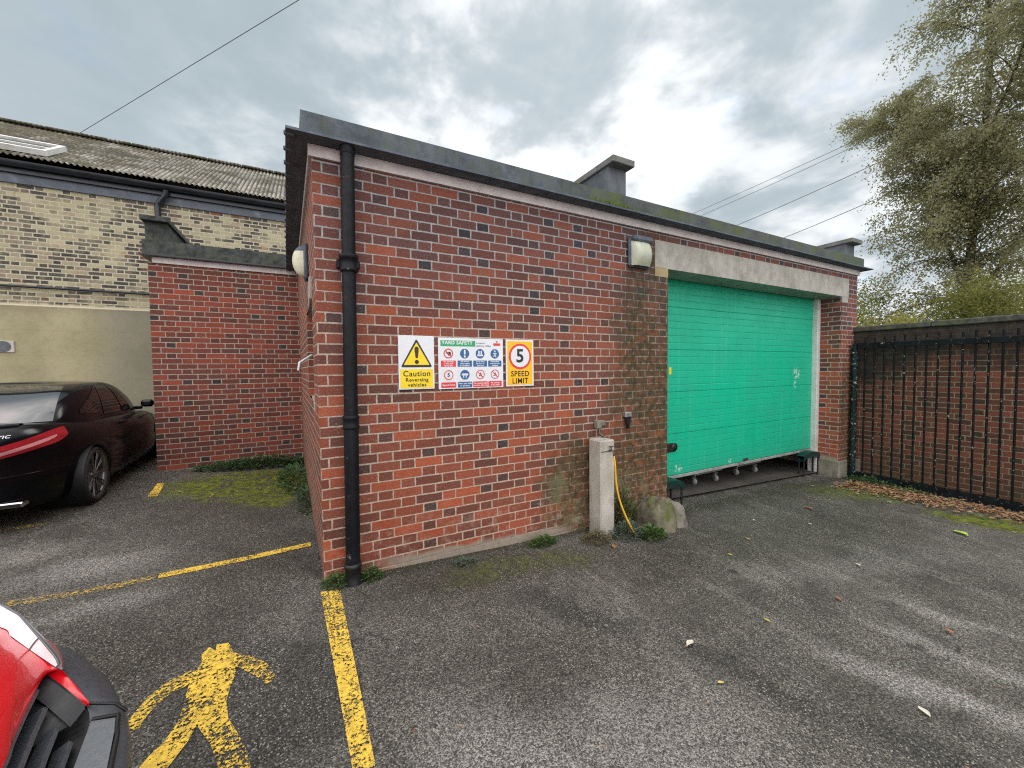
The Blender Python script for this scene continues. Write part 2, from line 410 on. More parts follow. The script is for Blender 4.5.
def door_mat():
    k = NT('green_door_paint'); p = k.pos(); s = k.xyz(p)
    n = k.noise(p, 1.8, 5, .6)
    c = k.mix(k.mr(n, .3, .75), (.005, .48, .285), (.008, .41, .245))
    c = k.mix(k.mr(k.noise(p, 40, 4, .7), .66, .74, 0, .25), c, (.25, .6, .45))
    st = k.noise(k.vm('MULTIPLY', p, (6, 6, 1)), 1, 4, .6)
    c = k.mix(k.mr(st, .5, .75, 0, .25), c, (.0, .32, .18))
    q = k.comb(s[0], s[2], 0.0)
    w = k.mx(k.blob(q, 7.04, 1.33, .15, .12, 0, .9), k.blob(q, 6.99, 1.15, .05, .08, 0, .8), k.ma('MULTIPLY', k.blob(q, 4.2, .13, .10, .06, 0, .5), 1.0), k.blob(q, 5.3, .1, .05, .04, 0, .5))
    w = k.ma('MULTIPLY', w, k.mr(k.noise(p, 26, 3, .7), .50, .56))
    c = k.mix(w, c, (.75, .78, .74))
    gz = k.ma('FLOORED_MODULO', k.ma('SUBTRACT', s[2], .045), .0905)
    gm = k.ma('MULTIPLY', k.mr(gz, .016, .0), k.mr(k.noise(k.vm('MULTIPLY', p, (2, 2, 20)), 1.0, 4, .7), .35, .65, .25, .9))
    c = k.mix(k.ma('MULTIPLY', gm, .38), c, (.012, .14, .09))
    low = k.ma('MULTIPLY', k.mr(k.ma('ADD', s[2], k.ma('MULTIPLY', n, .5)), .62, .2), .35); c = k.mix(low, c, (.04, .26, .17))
    run = k.noise(k.vm('MULTIPLY', p, (28, 1, .7)), 1.0, 4, .65); c = k.mix(k.mr(run, .55, .72, 0, .3), c, (.10, .50, .34))
    dent = k.noise(k.vm('MULTIPLY', p, (1.3, 1, 3)), 1.5, 3, .5)
    k.bump(dent, .35, .03)
    return k.fin(c, k.mr(n, .3, .7, .35, .6), 0, .4)
M['door'] = door_mat()
M['seal'] = simple('door_bottom_alloy', (.36, .38, .37), .45, .3, .25, 12, ((.12, .12, .1), .6))
M['frame'] = simple('white_frame', (.62, .64, .62), .5, 0, .12, 8, ((.35, .33, .28), .4))
M['dark'] = simple('black_plastic', (.012, .013, .014), .45, 0, .2, 20)
M['interior'] = simple('dingy_interior', (.03, .03, .03), .9, 0, .3, 3)
M['benchgreen'] = simple('bench_dark_green', (.004, .028, .026), .4, 0, .3, 8)
M['steel'] = simple('zinc_steel', (.42, .43, .43), .4, .8, .25, 20, ((.2, .13, .08), .4))
M['rubber'] = simple('rubber', (.02, .02, .02), .8, 0, .2, 25)
M['castorwheel'] = simple('castor_grey', (.30, .31, .31), .6, 0, .2, 20)
M['hose'] = simple('hose_yellow', (.80, .47, .03), .4, 0, .1, 30)
M['brass'] = simple('old_tap', (.10, .10, .09), .45, .7, .3, 40)
M['sign_white'] = simple('sign_white', (.72, .76, .80), .35, 0, .04, 6, ((.5, .5, .45), .3))
M['sign_yellow'] = simple('sign_yellow', (.88, .66, .008), .35, 0, .05, 6)
M['sign_amber'] = simple('sign_amber', (.90, .50, .006), .35, 0, .05, 6)
M['sign_black'] = simple('sign_black', (.02, .015, .018), .4, 0, .05, 6)
M['sign_red'] = simple('sign_red', (.70, .035, .045), .35, 0, .06, 6)
M['sign_blue'] = simple('sign_blue', (.02, .115, .30), .35, 0, .06, 6)
M['sign_green'] = simple('sign_green', (.01, .36, .13), .35, 0, .06, 6)
M['lens'] = simple('lamp_lens_cloudy', (.46, .50, .39), .35, 0, .12, 9, ((.35, .38, .25), .5))
M['lens2'] = simple('lamp_lens_cream', (.70, .70, .52), .35, 0, .12, 9)
M['cable'] = simple('cable_grey', (.10, .105, .11), .6)
def markings(name, worn=.5, base=(.86, .58, .07)):
    k = NT(name); p = k.pos()
    n = k.noise(p, 75, 4, .75); n2 = k.noise(k.vm('MULTIPLY', p, (1.3, 1.5, 1)), 38, 5, .75); n3 = k.noise(p, 5, 4, .6)
    f = k.ma('ADD', k.ma('MULTIPLY', n, .45), k.ma('ADD', k.ma('MULTIPLY', n2, .3), k.ma('MULTIPLY', n3, .25)))
    a = k.mr(f, worn-.012, worn+.012)
    c = k.mix(k.mr(k.noise(p, 30, 5, .7), .35, .7), base, (base[0]*.62, base[1]*.62, base[2]*.9))
    c = k.mix(k.mr(k.noise(p, 150, 2, .7), .55, .75, 0, .5), c, (.30, .2, .05))
    k.bump(n, .5, .006)
    return k.fin(c, .75, 0, .3, alpha=a)
M['mark_man'] = markings('yellow_road_paint_worn', .502)
M['mark_line'] = markings('yellow_road_paint', .478)
M['mark_faded'] = markings('yellow_road_paint_faded', .515, (.62, .42, .09))

def asphalt():
    k = NT('asphalt'); p = k.pos()
    ag = k.vor(p, 175, 1); ags = k.xyz(ag)
    agd = k.vor(p, 175, 0)
    ag2 = k.xyz(k.vor(p, 85, 1)); fine = k.noise(p, 300, 3, .7)
    mid = k.noise(p, 3.2, 6, .62); big = k.noise(p, .7, 5, .6)
    base = k.mix(k.mr(big, .32, .68), (.045, .043, .034), (.088, .084, .071))
    base = k.mix(k.mr(mid, .35, .7, 0, .45), base, (.135, .129, .112))
    wv = k.vm('ADD', p, k.vm('SCALE', k.vm('SUBTRACT', k.noise(p, 1.6, 5, .6, col=True), (.5, .5, .5)), .7))
    wv = k.vm('MULTIPLY', wv, (1, 1, 0))
    def tone(c, m, target, amt): return k.mix(k.ma('MULTIPLY', m, amt), c, target)
    D = (.036, .035, .033); Lt = (.27, .26, .24); B = (.036, .033, .022)
    st = k.noise(k.vm('MULTIPLY', p, (2.2, .45, 1)), 1.5, 5, .65); sx_ = k.mr(k.xyz(p)[0], .8, 2.4)
    base = k.mix(k.ma('MULTIPLY', k.mr(st, .54, .68, 0, .32), sx_), base, (.235, .225, .20))
    base = k.mix(k.ma('MULTIPLY', k.mr(st, .47, .36, 0, .5), sx_), base, (.055, .052, .047))
    # newer, darker patch under the painted walker
    base = tone(base, k.blob(wv, -.30, -.95, .42, .62, .5, .35), D, .6)
    base = tone(base, k.blob(wv, -.05, -2.6, 1.5, .8, 0, .5), Lt, .35)
    # old repair strip running away from the viewer
    for (cx, cy, rx, ry, rot) in ((1.45, -1.0, .55, .16, R(-52)), (1.95, -1.85, .55, .15, R(-75)), (2.3, -2.6, .6, .17, R(-62))):
        base = tone(base, k.blob(wv, cx, cy, rx, ry, rot, .7), D, .75)
    for (cx, cy, rx, ry, rot, a) in ((2.75, -2.45, .7, .20, R(-70), .6), (3.3, -2.35, .7, .14, R(-75), .45), (3.75, -2.2, .6, .10, R(-72), .35), (1.1, -2.0, .9, .6, 0, .45), (.5, -1.8, .5, .6, 0, .45), (.9, -2.6, 1.4, .7, 0, .5), (-.1, -1.9, .4, .8, 0, .3), (4.3, -1.6, 1.6, .3, R(-12), .15), (-1.5, .9, .55, .35, .2, .5), (-1.2, .3, .6, .18, .1, .35), (-2.2, 1.4, .5, .3, .2, .4)):
        base = tone(base, k.blob(wv, cx, cy, rx, ry, rot, .8), Lt, a)
    # damp brown edge along the walls, dark brown patches mid-yard and under the sedan
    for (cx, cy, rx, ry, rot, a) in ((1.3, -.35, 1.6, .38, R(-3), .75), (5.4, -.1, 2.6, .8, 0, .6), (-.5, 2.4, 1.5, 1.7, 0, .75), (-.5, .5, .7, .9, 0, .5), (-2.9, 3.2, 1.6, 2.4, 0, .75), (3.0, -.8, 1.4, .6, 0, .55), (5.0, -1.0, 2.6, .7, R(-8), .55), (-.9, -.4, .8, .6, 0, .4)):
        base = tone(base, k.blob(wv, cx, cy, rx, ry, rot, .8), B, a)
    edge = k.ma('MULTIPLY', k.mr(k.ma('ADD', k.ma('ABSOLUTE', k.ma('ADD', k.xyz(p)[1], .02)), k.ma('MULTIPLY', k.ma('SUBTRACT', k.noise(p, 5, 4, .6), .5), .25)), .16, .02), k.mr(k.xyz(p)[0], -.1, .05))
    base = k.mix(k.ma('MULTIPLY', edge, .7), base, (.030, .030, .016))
    # brightness of single chippings
    chip = k.mr(k.ma('POWER', ags[0], 1.6), 0, 1, .42, 2.5, False)
    col = k.vm('SCALE', base, chip)
    white = k.ma('MULTIPLY', k.ma('GREATER_THAN', ags[1], .93), k.mr(mid, .3, .6, .25, 1))
    col = k.mix(k.ma('MULTIPLY', white, .65), col, (.48, .46, .40))
    dk = k.ma('GREATER_THAN', ag2[0], .8); col = k.mix(k.ma('MULTIPLY', dk, .4), col, (.03, .03, .03))
    ck = k.n('ShaderNodeTexVoronoi', feature='DISTANCE_TO_EDGE'); k.set(ck.inputs['Vector'], k.vm('ADD', p, k.vm('SCALE', k.noise(p, 4, 5, .7, col=True), .5))); ck.inputs['Scale'].default_value = .55
    ckm = k.ma('MULTIPLY', k.mr(ck.outputs[0], .006, .002), k.mr(k.noise(p, .8, 3), .52, .6))
    col = k.mix(k.ma('MULTIPLY', ckm, .8), col, (.02, .02, .017))
    oil = k.ma('MULTIPLY', k.mr(k.vor(k.vm('ADD', p, k.vm('SCALE', k.noise(p, 12, 3, .6, col=True), .1)), 1.7), .10, .05), k.mr(k.noise(p, 2.5, 2), .5, .56)); col = k.mix(k.ma('MULTIPLY', oil, .65), col, (.022, .021, .02))
    # specks of grit
    gr = k.mr(k.vor(p, 9), .05, .03); col = k.mix(k.ma('MULTIPLY', gr, .55), col, (.50, .48, .42))
    # moss
    mn = k.mr(k.noise(p, 4.5, 6, .7), .36, .52)
    mo = k.mx(k.blob(wv, -.75, 3.0, 1.15, .8, 0, .5), k.ma('MULTIPLY', k.blob(wv, -.5, 2.3, .42, .45, 0, .5), .9), k.blob(wv, 7.0, -1.75, .75, .45, R(-70), .5), k.ma('MULTIPLY', k.blob(wv, 6.9, -.55, .9, .45, R(-20), .6), .7), k.ma('MULTIPLY', k.blob(wv, 1.5, -.38, .9, .22, 0, .6), .35))
    mo = k.ma('MULTIPLY', mo, mn)
    mc = k.mix(k.mr(k.noise(p, 14, 5, .7), .35, .65), (.04, .05, .008), (.18, .22, .006))
    col = k.mix(k.ma('MULTIPLY', mo, .9), col, mc)
    h = k.ma('ADD', k.ma('MULTIPLY', agd, -1.2), k.ma('MULTIPLY', fine, .5))
    k.bump(h, .9, .006)
    return k.fin(col, k.mr(mid, .3, .7, .72, .92), 0, .35)
M['asphalt'] = asphalt()

def car_paint(name, col, rough=.12, coat=.8, dust=.0, spec=.5):
    k = NT(name); p = k.obj()
    c = k.mix(k.mr(k.noise(p, 1.5, 3), .3, .7), col, tuple(x*.85 for x in col))
    if dust: c = k.mix(k.mr(k.noise(p, 30, 5, .7), .4, .8, 0, dust), c, (.25, .24, .22))
    m = k.fin(c, k.mr(k.noise(p, 3, 3, .5), .3, .7, rough, rough+.05), 0, spec)
    k.b.inputs['Coat Weight'].default_value = coat; k.b.inputs['Coat Roughness'].default_value = .04
    return m
M['carblack'] = car_paint('car_paint_black', (.0025, .003, .005), .14, .06, .0, .22)
M['carred'] = car_paint('car_paint_red', (.62, .004, .012), .3, .8)
M['carglass'] = car_paint('car_glass', (.006, .007, .008), .05, .25, 0, .35)
M['carplastic'] = simple('bumper_plastic_grey', (.060, .068, .078), .36, 0, .12, 60, bump=.25)
M['grilleblack'] = simple('grille_plastic_black', (.007, .007, .008), .5, 0, .1, 60)
M['rearglass'] = car_paint('car_rear_glass', (.010, .012, .014), .04, 1, 0, .9)
M['taillight'] = car_paint('tail_light_red', (.34, .008, .02), .1, 1)
M['tailclear'] = car_paint('tail_light_clear', (.65, .28, .29), .1, 1)
M['headlamp'] = car_paint('headlamp_clear', (.26, .27, .27), .06, 1)
M['chrome'] = simple('chrome', (.6, .6, .62), .12, 1.0, .05, 10)
M['alloy'] = simple('alloy_wheel', (.16, .16, .17), .3, .8, .1, 10)
M['badge'] = simple('badge_silver', (.75, .77, .8), .2, .6, .05, 10)

def leaf_mat(name, cols, trans=.35, rough=.55):
    k = NT(name)
    r_ = k.n('ShaderNodeNewGeometry').outputs['Random Per Island']
    n_ = k.noise(k.pos(), 1.3, 3)
    f = k.ma('ADD', k.ma('MULTIPLY', r_, .75), k.ma('MULTIPLY', n_, .3), clamp=True)
    c = k.ramp(f, [(i/(len(cols)-1), c_) for i, c_ in enumerate(cols)])
    k.fin(c, rough, 0, .3)
    tr = k.n('ShaderNodeBsdfTranslucent'); k.set(tr.inputs[0], c)
    ms = k.n('ShaderNodeMixShader'); ms.inputs[0].default_value = trans
    k.t.links.new(k.b.outputs[0], ms.inputs[1]); k.t.links.new(tr.outputs[0], ms.inputs[2])
    k.t.links.new(ms.outputs[0], k.out.inputs[0])
    return k.m
M['birch'] = leaf_mat('birch_leaves', [(.17, .20, .11), (.24, .26, .135), (.30, .31, .16), (.35, .34, .17), (.27, .25, .14), (.40, .37, .17)], .5)
M['shrub'] = leaf_mat('shrub_leaves', [(.11, .14, .04), (.18, .21, .05), (.25, .25, .06), (.15, .17, .05), (.30, .28, .07)], .45)
M['shrub2'] = leaf_mat('shrub_leaves_yellow', [(.20, .22, .05), (.29, .29, .06), (.36, .34, .08), (.25, .26, .06)], .45)
M['weed'] = leaf_mat('weed_leaves', [(.03, .07, .02), (.05, .11, .025), (.08, .15, .03), (.10, .17, .05)], .25)
M['ivy'] = leaf_mat('bramble_leaves', [(.03, .07, .025), (.045, .10, .035), (.07, .14, .05), (.10, .17, .06)], .25)
M['greyleaf'] = leaf_mat('weed_grey_green', [(.08, .12, .10), (.12, .17, .13), (.06, .10, .05), (.15, .18, .14)], .2)
M['drygrass'] = leaf_mat('dry_grass', [(.20, .15, .06), (.14, .11, .05), (.08, .09, .03), (.25, .18, .08)], .2)
M['roofgrass'] = leaf_mat('roof_moss_grass', [(.10, .15, .04), (.14, .20, .05), (.18, .24, .06)], .3)
M['litter'] = leaf_mat('leaf_litter', [(.10, .04, .02), (.22, .10, .05), (.33, .17, .09), (.42, .25, .14), (.28, .20, .10), (.52, .36, .24)], .1)
M['paleleaf'] = leaf_mat('pale_leaf', [(.62, .60, .48), (.66, .64, .55)], .1)
M['yellowleaf'] = leaf_mat('yellow_leaf', [(.52, .42, .10), (.60, .50, .16)], .1)
M['brownleaf'] = leaf_mat('brown_leaf', [(.35, .14, .07), (.42, .20, .12)], .1)
M['limeleaf'] = leaf_mat('lime_leaf', [(.45, .60, .10), (.5, .62, .15)], .1)
M['bark'] = concrete('birch_bark', (.05, .045, .035), (.15, .135, .11), 8, .6)
M['twig'] = simple('twig', (.07, .055, .04), .9, 0, .3, 10)

# ------------------------------------------------------------------ camera, sky, sun
cam = bpy.data.cameras.new('Camera'); co = bpy.data.objects.new('Camera', cam); COL.objects.link(co)
cam.sensor_width = 36; cam.lens = 390.86*36/1024; cam.clip_start = .05; cam.clip_end = 2000
rx = Vector((0.8825922877792058, -0.4700137697678889, -0.010858627042385428))
ry = Vector((0.028255853049071862, 0.02997569210835782, 0.9991511720710))
rf = Vector((0.46928934409221, 0.8821499385655496, -0.03973695468528237))
mt = Matrix((rx, ry, -rf)).transposed().to_4x4(); mt.translation = Vector((-.089, -3.1002, 1.459))
co.matrix_world = mt; scene.camera = co

SUN_DIR = Vector((.60, .62, .75)).normalized()
EL = math.asin(SUN_DIR.z); AZ = math.atan2(SUN_DIR.x, SUN_DIR.y)
wd = bpy.data.worlds.new('World'); scene.world = wd; wd.use_nodes = True
class WT(NT):
    def __init__(s, t): s.t = t
k = WT(wd.node_tree); k.t.nodes.clear()
wo = k.n('ShaderNodeOutputWorld'); bg = k.n('ShaderNodeBackground'); bg.inputs[1].default_value = .1
k.t.links.new(bg.outputs[0], wo.inputs[0])
sky = k.n('ShaderNodeTexSky', sky_type='NISHITA', sun_disc=False, sun_elevation=EL, sun_rotation=AZ)
d = k.vm('NORMALIZE', k.n('ShaderNodeTexCoord').outputs['Generated'])
s_ = k.xyz(d)
zz = k.ma('ADD', k.ma('MAXIMUM', s_[2], 0.0), .22)
cp = k.comb(k.ma('DIVIDE', s_[0], zz), k.ma('DIVIDE', s_[1], zz), 0.0)
c1 = k.noise(cp, 1.9, 7, .56, .25); c2 = k.noise(k.vm('ADD', cp, (7.3, 2.1, 0)), 3.1, 6, .6, .3); c3 = k.noise(k.vm('ADD', cp, (1.3, 9.1, 0)), .55, 3, .5)
def dirblob(v, lo, hi): return k.mr(k.vm('DOT_PRODUCT', d, tuple(Vector(v).normalized())), lo, hi)
def pix(x, y): return rx*((x-512)/390.86)+ry*((384-y)/390.86)+rf
glow = k.mx(dirblob(pix(460, 140), .93, 1.0), k.ma('MULTIPLY', dirblob(pix(610, 80), .92, 1.0), .8), k.ma('MULTIPLY', dirblob(pix(760, 190), .88, 1.0), .35), k.ma('MULTIPLY', dirblob(pix(290, 180), .97, 1.0), .5))
left = dirblob(pix(150, 40), .80, .97)
gr = k.mr(k.ma('ADD', k.ma('MULTIPLY', c1, .62), k.ma('MULTIPLY', c2, .38)), .37, .63)
shade = k.ma('ADD', k.ma('MULTIPLY', gr, .31), k.ma('MULTIPLY', k.mr(c3, .35, .65), .08))
shade = k.ma('ADD', k.ma('MULTIPLY', shade, k.ma('SUBTRACT', 1.0, k.ma('MULTIPLY', left, .75))), .50)
lum = k.ma('ADD', shade, k.ma('MULTIPLY', glow, k.mr(gr, .1, .9, .06, .50)))
cc = k.mix(k.mr(lum, .4, .95), (.80, .97, 1.08), (.98, 1.03, 1.06))
cc = k.vm('SCALE', cc, lum)
# sky overhead and behind the viewer boosted, out of view, to light the walls
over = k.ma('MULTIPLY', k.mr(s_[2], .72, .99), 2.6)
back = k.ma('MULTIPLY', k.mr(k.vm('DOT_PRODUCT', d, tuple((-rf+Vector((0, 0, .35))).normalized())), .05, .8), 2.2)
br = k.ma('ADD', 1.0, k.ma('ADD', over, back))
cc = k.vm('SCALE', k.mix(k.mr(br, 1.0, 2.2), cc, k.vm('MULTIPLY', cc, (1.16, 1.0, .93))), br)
# thin breaks where the blue sky shows through
gap = k.ma('MULTIPLY', k.mr(k.noise(k.vm('ADD', cp, (3.1, 5.7, 0)), 2.3, 5, .6), .56, .68), k.ma('SUBTRACT', .7, k.ma('MULTIPLY', left, .5)))
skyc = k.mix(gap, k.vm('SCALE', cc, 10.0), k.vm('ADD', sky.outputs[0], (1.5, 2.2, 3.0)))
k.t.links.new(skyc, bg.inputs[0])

sd = bpy.data.lights.new('Sun', 'SUN'); so = bpy.data.objects.new('Sun', sd); COL.objects.link(so)
sd.energy = 1.0; sd.angle = R(25); sd.color = (1, .96, .90)
so.rotation_euler = (-SUN_DIR).to_track_quat('-Z', 'Y').to_euler()
so.location = (0, 0, 30)
scene.view_settings.view_transform = 'Standard'; scene.view_settings.look = 'None'
scene.view_settings.exposure = 0.0; scene.view_settings.gamma = 1
scene.view_settings.use_curve_mapping = False
try:
    scene.cycles.max_bounces = 6; scene.cycles.diffuse_bounces = 3; scene.cycles.glossy_bounces = 3
    scene.cycles.transparent_max_bounces = 8; scene.cycles.use_denoising = False; scene.cycles.pixel_filter_type = 'BLACKMAN_HARRIS'; scene.cycles.filter_width = 1.15
except Exception: pass

# ------------------------------------------------------------------ ground
def axis(lo, hi, a, b, fine, coarse):
    v = []; x = lo
    while x < hi:
        v.append(x); x += fine if a <= x < b else coarse
    v.append(hi); return v
mb = MB(); xs = axis(-140, 160, -9, 12, .5, 9); ys = axis(-90, 200, -9, 11, .5, 9)
mb.grid([[(x, y, G(x, y)+(.008*math.sin(x*2.1+y)*math.sin(y*1.7) if -9 < x < 12 and -9 < y < 11 else 0)) for x in xs] for y in ys])
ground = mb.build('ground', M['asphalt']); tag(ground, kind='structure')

# ------------------------------------------------------------------ brick garage
gar = empty('brick_garage', (0, 0, G(0, 0)), 'flat roofed red brick garage building with a green sectional door and concrete roof kerbs', 'building')
SW = -.13                                           # the left side wall leans back a little in plan
w = MB()
w.prism([(0, 0), (3.57, 0), (3.57, .33), (.33, .33)], -.6, 2.94)
w.prism([(7.60, 0), (8.12, 0), (8.12, .33), (7.60, .33)], -.8, 2.94)
b0 = len(w.v)
w.box(3.57, 7.60, 0, .33, 2.86, 2.94)
w.box(8.119, 8.12, .33, 6.9, -.8, 2.94)
fw_ = w.build('wall', [M['brick']], gar)
# shift u of the right pier so that its bond runs on from the front wall
ul = fw_.data.uv_layers['m'].data
for p in fw_.data.polygons:
    vs = [fw_.data.vertices[i].co + Vector(gar.location) for i in p.vertices]
    if all(v.x > 7.5 for v in vs) and abs(p.normal.y) > .9:
        for li, v in zip(p.loop_indices, vs): ul[li].uv = (v.x, v.z)
# side wall, with a window opening: Y .50 .. 1.30, z 1.30 .. 2.02
sm_ = MB(); S_ = lambda y: SW*y/4
def side_piece(m, y0, y1, z0, z1, th=.3, mi=0):
    m.prism([(S_(y0)+th, y0), (S_(y1)+th, y1), (S_(y1), y1), (S_(y0), y0)], z0, z1, mi)
def side_wall(m, y0, y1, z0, z1):
    P = [(S_(y1), y1), (S_(y0), y0)]
    m.face([(P[0][0], y1, z0), (P[1][0], y0, z0), (P[1][0], y0, z1), (P[0][0], y1, z1)], [(-y1, z0), (-y0, z0), (-y0, z1), (-y1, z1)])
    m.face([(S_(y0)+.32, y0, z0), (S_(y1)+.32, y1, z0), (S_(y1)+.32, y1, z1), (S_(y0)+.32, y0, z1)], [(y0, z0), (y1, z0), (y1, z1), (y0, z1)])
for a in ((0.0, .50, -.6, 2.94), (.50, 1.45, -.6, 1.20), (.50, 1.45, 2.03, 2.94), (1.45, 7.0, -.6, 2.94)): side_wall(sm_, *a)
for y in (.50, 1.45):
    q = [(S_(y), y, 1.20), (S_(y)+.32, y, 1.20), (S_(y)+.32, y, 2.03), (S_(y), y, 2.03)]
    sm_.face(q if y == 1.45 else q[::-1], [(v[0], v[2]) for v in (q if y == 1.45 else q[::-1])])
sm_.build('side_wall', M['brick_side'], gar)
wn_ = MB()
wn_.box(.10, .14, .50, 1.45, 1.2, 2.03)
wf = wn_.build('window', M['frame'], gar)
gl = MB(); gl.box(.092, .10, .56, 1.39, 1.27, 1.97); gl.build('pane', M['carglass'], gar, wf)
sl = MB(); sl.bbox(-.022, .12, .46, 1.48, 1.12, 1.20, .008); sl.build('window_sill', M['lintel'], gar)
sl = MB(); sl.bbox(-.035, .10, .42, 1.53, 2.03, 2.21, .008); sl.build('window_lintel', M['lintel'], gar)
st = MB(); st.tube([(-.02, .90, 1.60), (-.12, .82, 1.53), (-.13, .80, 1.46)], .011, 6); st.build('window_stay', M['frame'], gar)
# lintel, pads, plinth
lt = MB(); lt.box(3.36, 7.82, -.004, .326, 2.56, 2.858); lt.build('lintel', M['lintel'], gar)
lt = MB(); lt.box(3.36, 3.568, -.003, .322, 2.462, 2.558); lt.build('lintel_pad', M['pad'], gar)
lt = MB(); lt.box(7.603, 7.80, -.003, .322, 2.475, 2.558); lt.build('lintel_pad', M['lintel'], gar)
pl = MB(); pl.bbox(7.585, 7.86, -.022, .36, -.9, -.12, .012); pl.build('plinth', M['plinth'], gar)
# back and far walls, ceiling, inner floor: the dark room under the door
rm = MB(); rm.box(.34, 8.0, 5.6, 5.7, -.9, 2.94); rm.box(.35, .36, .34, 5.6, -.6, 2.94); rm.build('inner_wall', M['interior'], gar)
fl = MB(); fl.grid([[(x, y, G(x, y)+.035) for x in (.36, 2, 4, 6, 8.1)] for y in (.26, 2, 4, 5.6)], smooth=False); fl.build('floor', M['floor_in'], gar)
# white trim board
tr = MB()
tr.box(-.022, 8.14, -.022, .1, 2.942, 3.022)
tr.prism([(.05, .1), (.05-.13, 4.0), (-.022-.13, 4.0), (-.022, .1)], 2.942, 3.022)
tr.build('trim_board', M['trim'], gar)
# thin projecting roof slab and set back asphalt kerb
sb = MB()
sb.prism([(-.15, -.15), (8.28, -.15), (8.28, 7.0), (-.15-.24, 7.0)], 3.024, 3.040)
sb.build('roof_slab', M['slab'], gar)
dr = MB()
for i in range(34):                                 # drip lumps along the left edge of the slab
    y = -.1+i*.21; dr.bbox(-.15-.033*y-.012-.01*random.random(), -.10-.033*y, y, y+.03+.03*random.random(), 3.012, 3.038, .006)
dr.build('drip_edge', M['slab'], gar)
kb = MB()
kb.prism([(-.062, -.06), (2.2, -.06), (2.2, .20), (.16, .20)], 3.05, 3.215)
kb.prism([(.16, .20), (-.07, 6.9), (-.30, 6.9), (-.062, -.06)], 3.05, 3.21)
kb.build('roof_kerb', M['kerb'], gar)
kb = MB(); kb.prism([(2.2, -.06), (8.18, -.06), (8.18, 6.9), (7.95, 6.9), (7.95, .20), (2.2, .20)], 3.05, 3.212); kb.build('roof_kerb', M['kerbmoss'], gar)
rf_ = MB(); rf_.box(.1, 8.0, .15, 6.9, 3.06, 3.09); rf_.build('roof', M['slab'], gar)
# fire parapets running back over the roof, with coping
def parapet(x0, x1, zt, y0, y1, root):
    b = MB(); b.box(x0, x1, y0, y1, 3.08, zt-.063); o = b.build('parapet', M['parapet' if x0 > 0 else 'kerbdark'], root)
    c = MB(); c.bbox(x0-.025, x1+.03, y0-.10, y1+.05, zt-.065, zt, .006); c.build('coping', M['cap'] if x0 > 0 else M['kerbdark'], root, o)
parapet(2.69, 2.93, 3.565, .0, 4.6, gar)
parapet(7.66, 7.95, 3.475, -.01, 4.6, gar)
# annex
an = MB()
an.prism([(-1.93, 4.0), (-.12, 4.0), (-.12, 6.9), (-1.93, 6.9)], -.5, 2.96)
ao = an.build('annex_wall', M['brick_annex'], gar)
an = MB(); an.box(-1.88, -.16, 3.978, 4.0, 2.962, 3.04); an.build('annex_trim', M['trim'], gar)
an = MB(); an.box(-1.99, -.16, 3.885, 6.9, 3.042, 3.062); an.build('annex_slab', M['gutter'], gar)
an = MB(); an.box(-1.965, -.16, 3.93, 4.15, 3.064, 3.255); an.box(-1.965, -1.8, 4.15, 6.9, 3.064, 3.25); an.build('annex_kerb', M['kerbdark'], gar)
parapet(-1.945, -1.70, 3.575, 4.0, 6.8, gar)
# drainpipe on the front wall
pp = MB(); px, py = .205, -.085
lean = lambda z: px+(z-1.4)*.012
pp.tube([(lean(z), py, z) for z in (-.02, .5, 1.05, 1.1, 1.6, 2.19, 2.22, 2.6, 3.0)], [.050, .050, .050, .047, .047, .047, .046, .046, .046], 18)
po = pp.build('drainpipe', M['ironpipe'], gar); tag(po, 'black cast iron drainpipe on the front wall near the corner')
def collar(z, big):
    c = MB(); pr = [(.047, -.06), (.060, -.055), (.062, -.035), (.055, -.03), (.055, .03), (.064, .035), (.066, .06), (.056, .065), (.047, .068)]
    if not big: pr = [(.047, -.05), (.058, -.045), (.058, -.03), (.053, -.02), (.053, .02), (.058, .03), (.058, .045), (.047, .05)]
    c.lathe((lean(z), py, z), pr, 20)
    if big:
        for s in (-1, 1): c.bbox(lean(z)+s*.055-.022, lean(z)+s*.055+.022, py+.02, -.001, z-.02, z+.035, .005)
    return c
for z, b in ((2.21, True), (1.085, False)): collar(z, b).build('collar', M['ironpipe'], gar, po)
c = MB(); c.lathe((lean(-.03), py, -.03), [(.05, .09), (.06, .085), (.06, .06), (.054, .055), (.054, -.03), (.066, -.06), (.066, -.08)], 18); c.build('shoe', M['dark'], gar, po)
c = MB(); c.lathe((lean(3.0), py, 3.0), [(.046, -.035), (.050, -.03), (.050, .023)], 18); c.build('collar', M['ironpipe'], gar, po)
# sectional door
DY = .36; dm = MB(); rows = []; z = .04
prof = []
step = .0905; nrib = 29
for i in range(nrib):
    z0 = .045+i*step
    sec = (i % 6 == 0)
    g = .008 if sec else .0028
    prof += [(DY+g, z0), (DY+g*.2, z0+.006), (DY, z0+.012), (DY, z0+step-.008), (DY+g*.3, z0+step-.002)]
dm.grid([[(x, a, b) for x in (3.45, 4.4, 5.4, 6.4, 7.505)] for a, b in prof], smooth=False)
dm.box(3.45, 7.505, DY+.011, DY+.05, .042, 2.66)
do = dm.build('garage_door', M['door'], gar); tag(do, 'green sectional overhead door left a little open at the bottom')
c = MB(); c.bbox(3.45, 7.505, DY-.006, DY+.045, .004, .043, .004); c.build('bottom_seal', M['seal'], gar, do)
c = MB(); c.bbox(3.985, 4.115, DY-.016, DY-.001, .36, .475, .012); c.lathe((4.115, DY-.016, .418), [(.0, -.001), (.055, -.001), (.057, .010), (.05, .014)], 20, axis=1); c.build('door_handle', M['dark'], gar, do)
c = MB(); c.bbox(4.02, 4.06, DY-.004, DY-.0005, 1.36, 1.45, .001); c.build('label', M['sign_yellow'], gar, do)
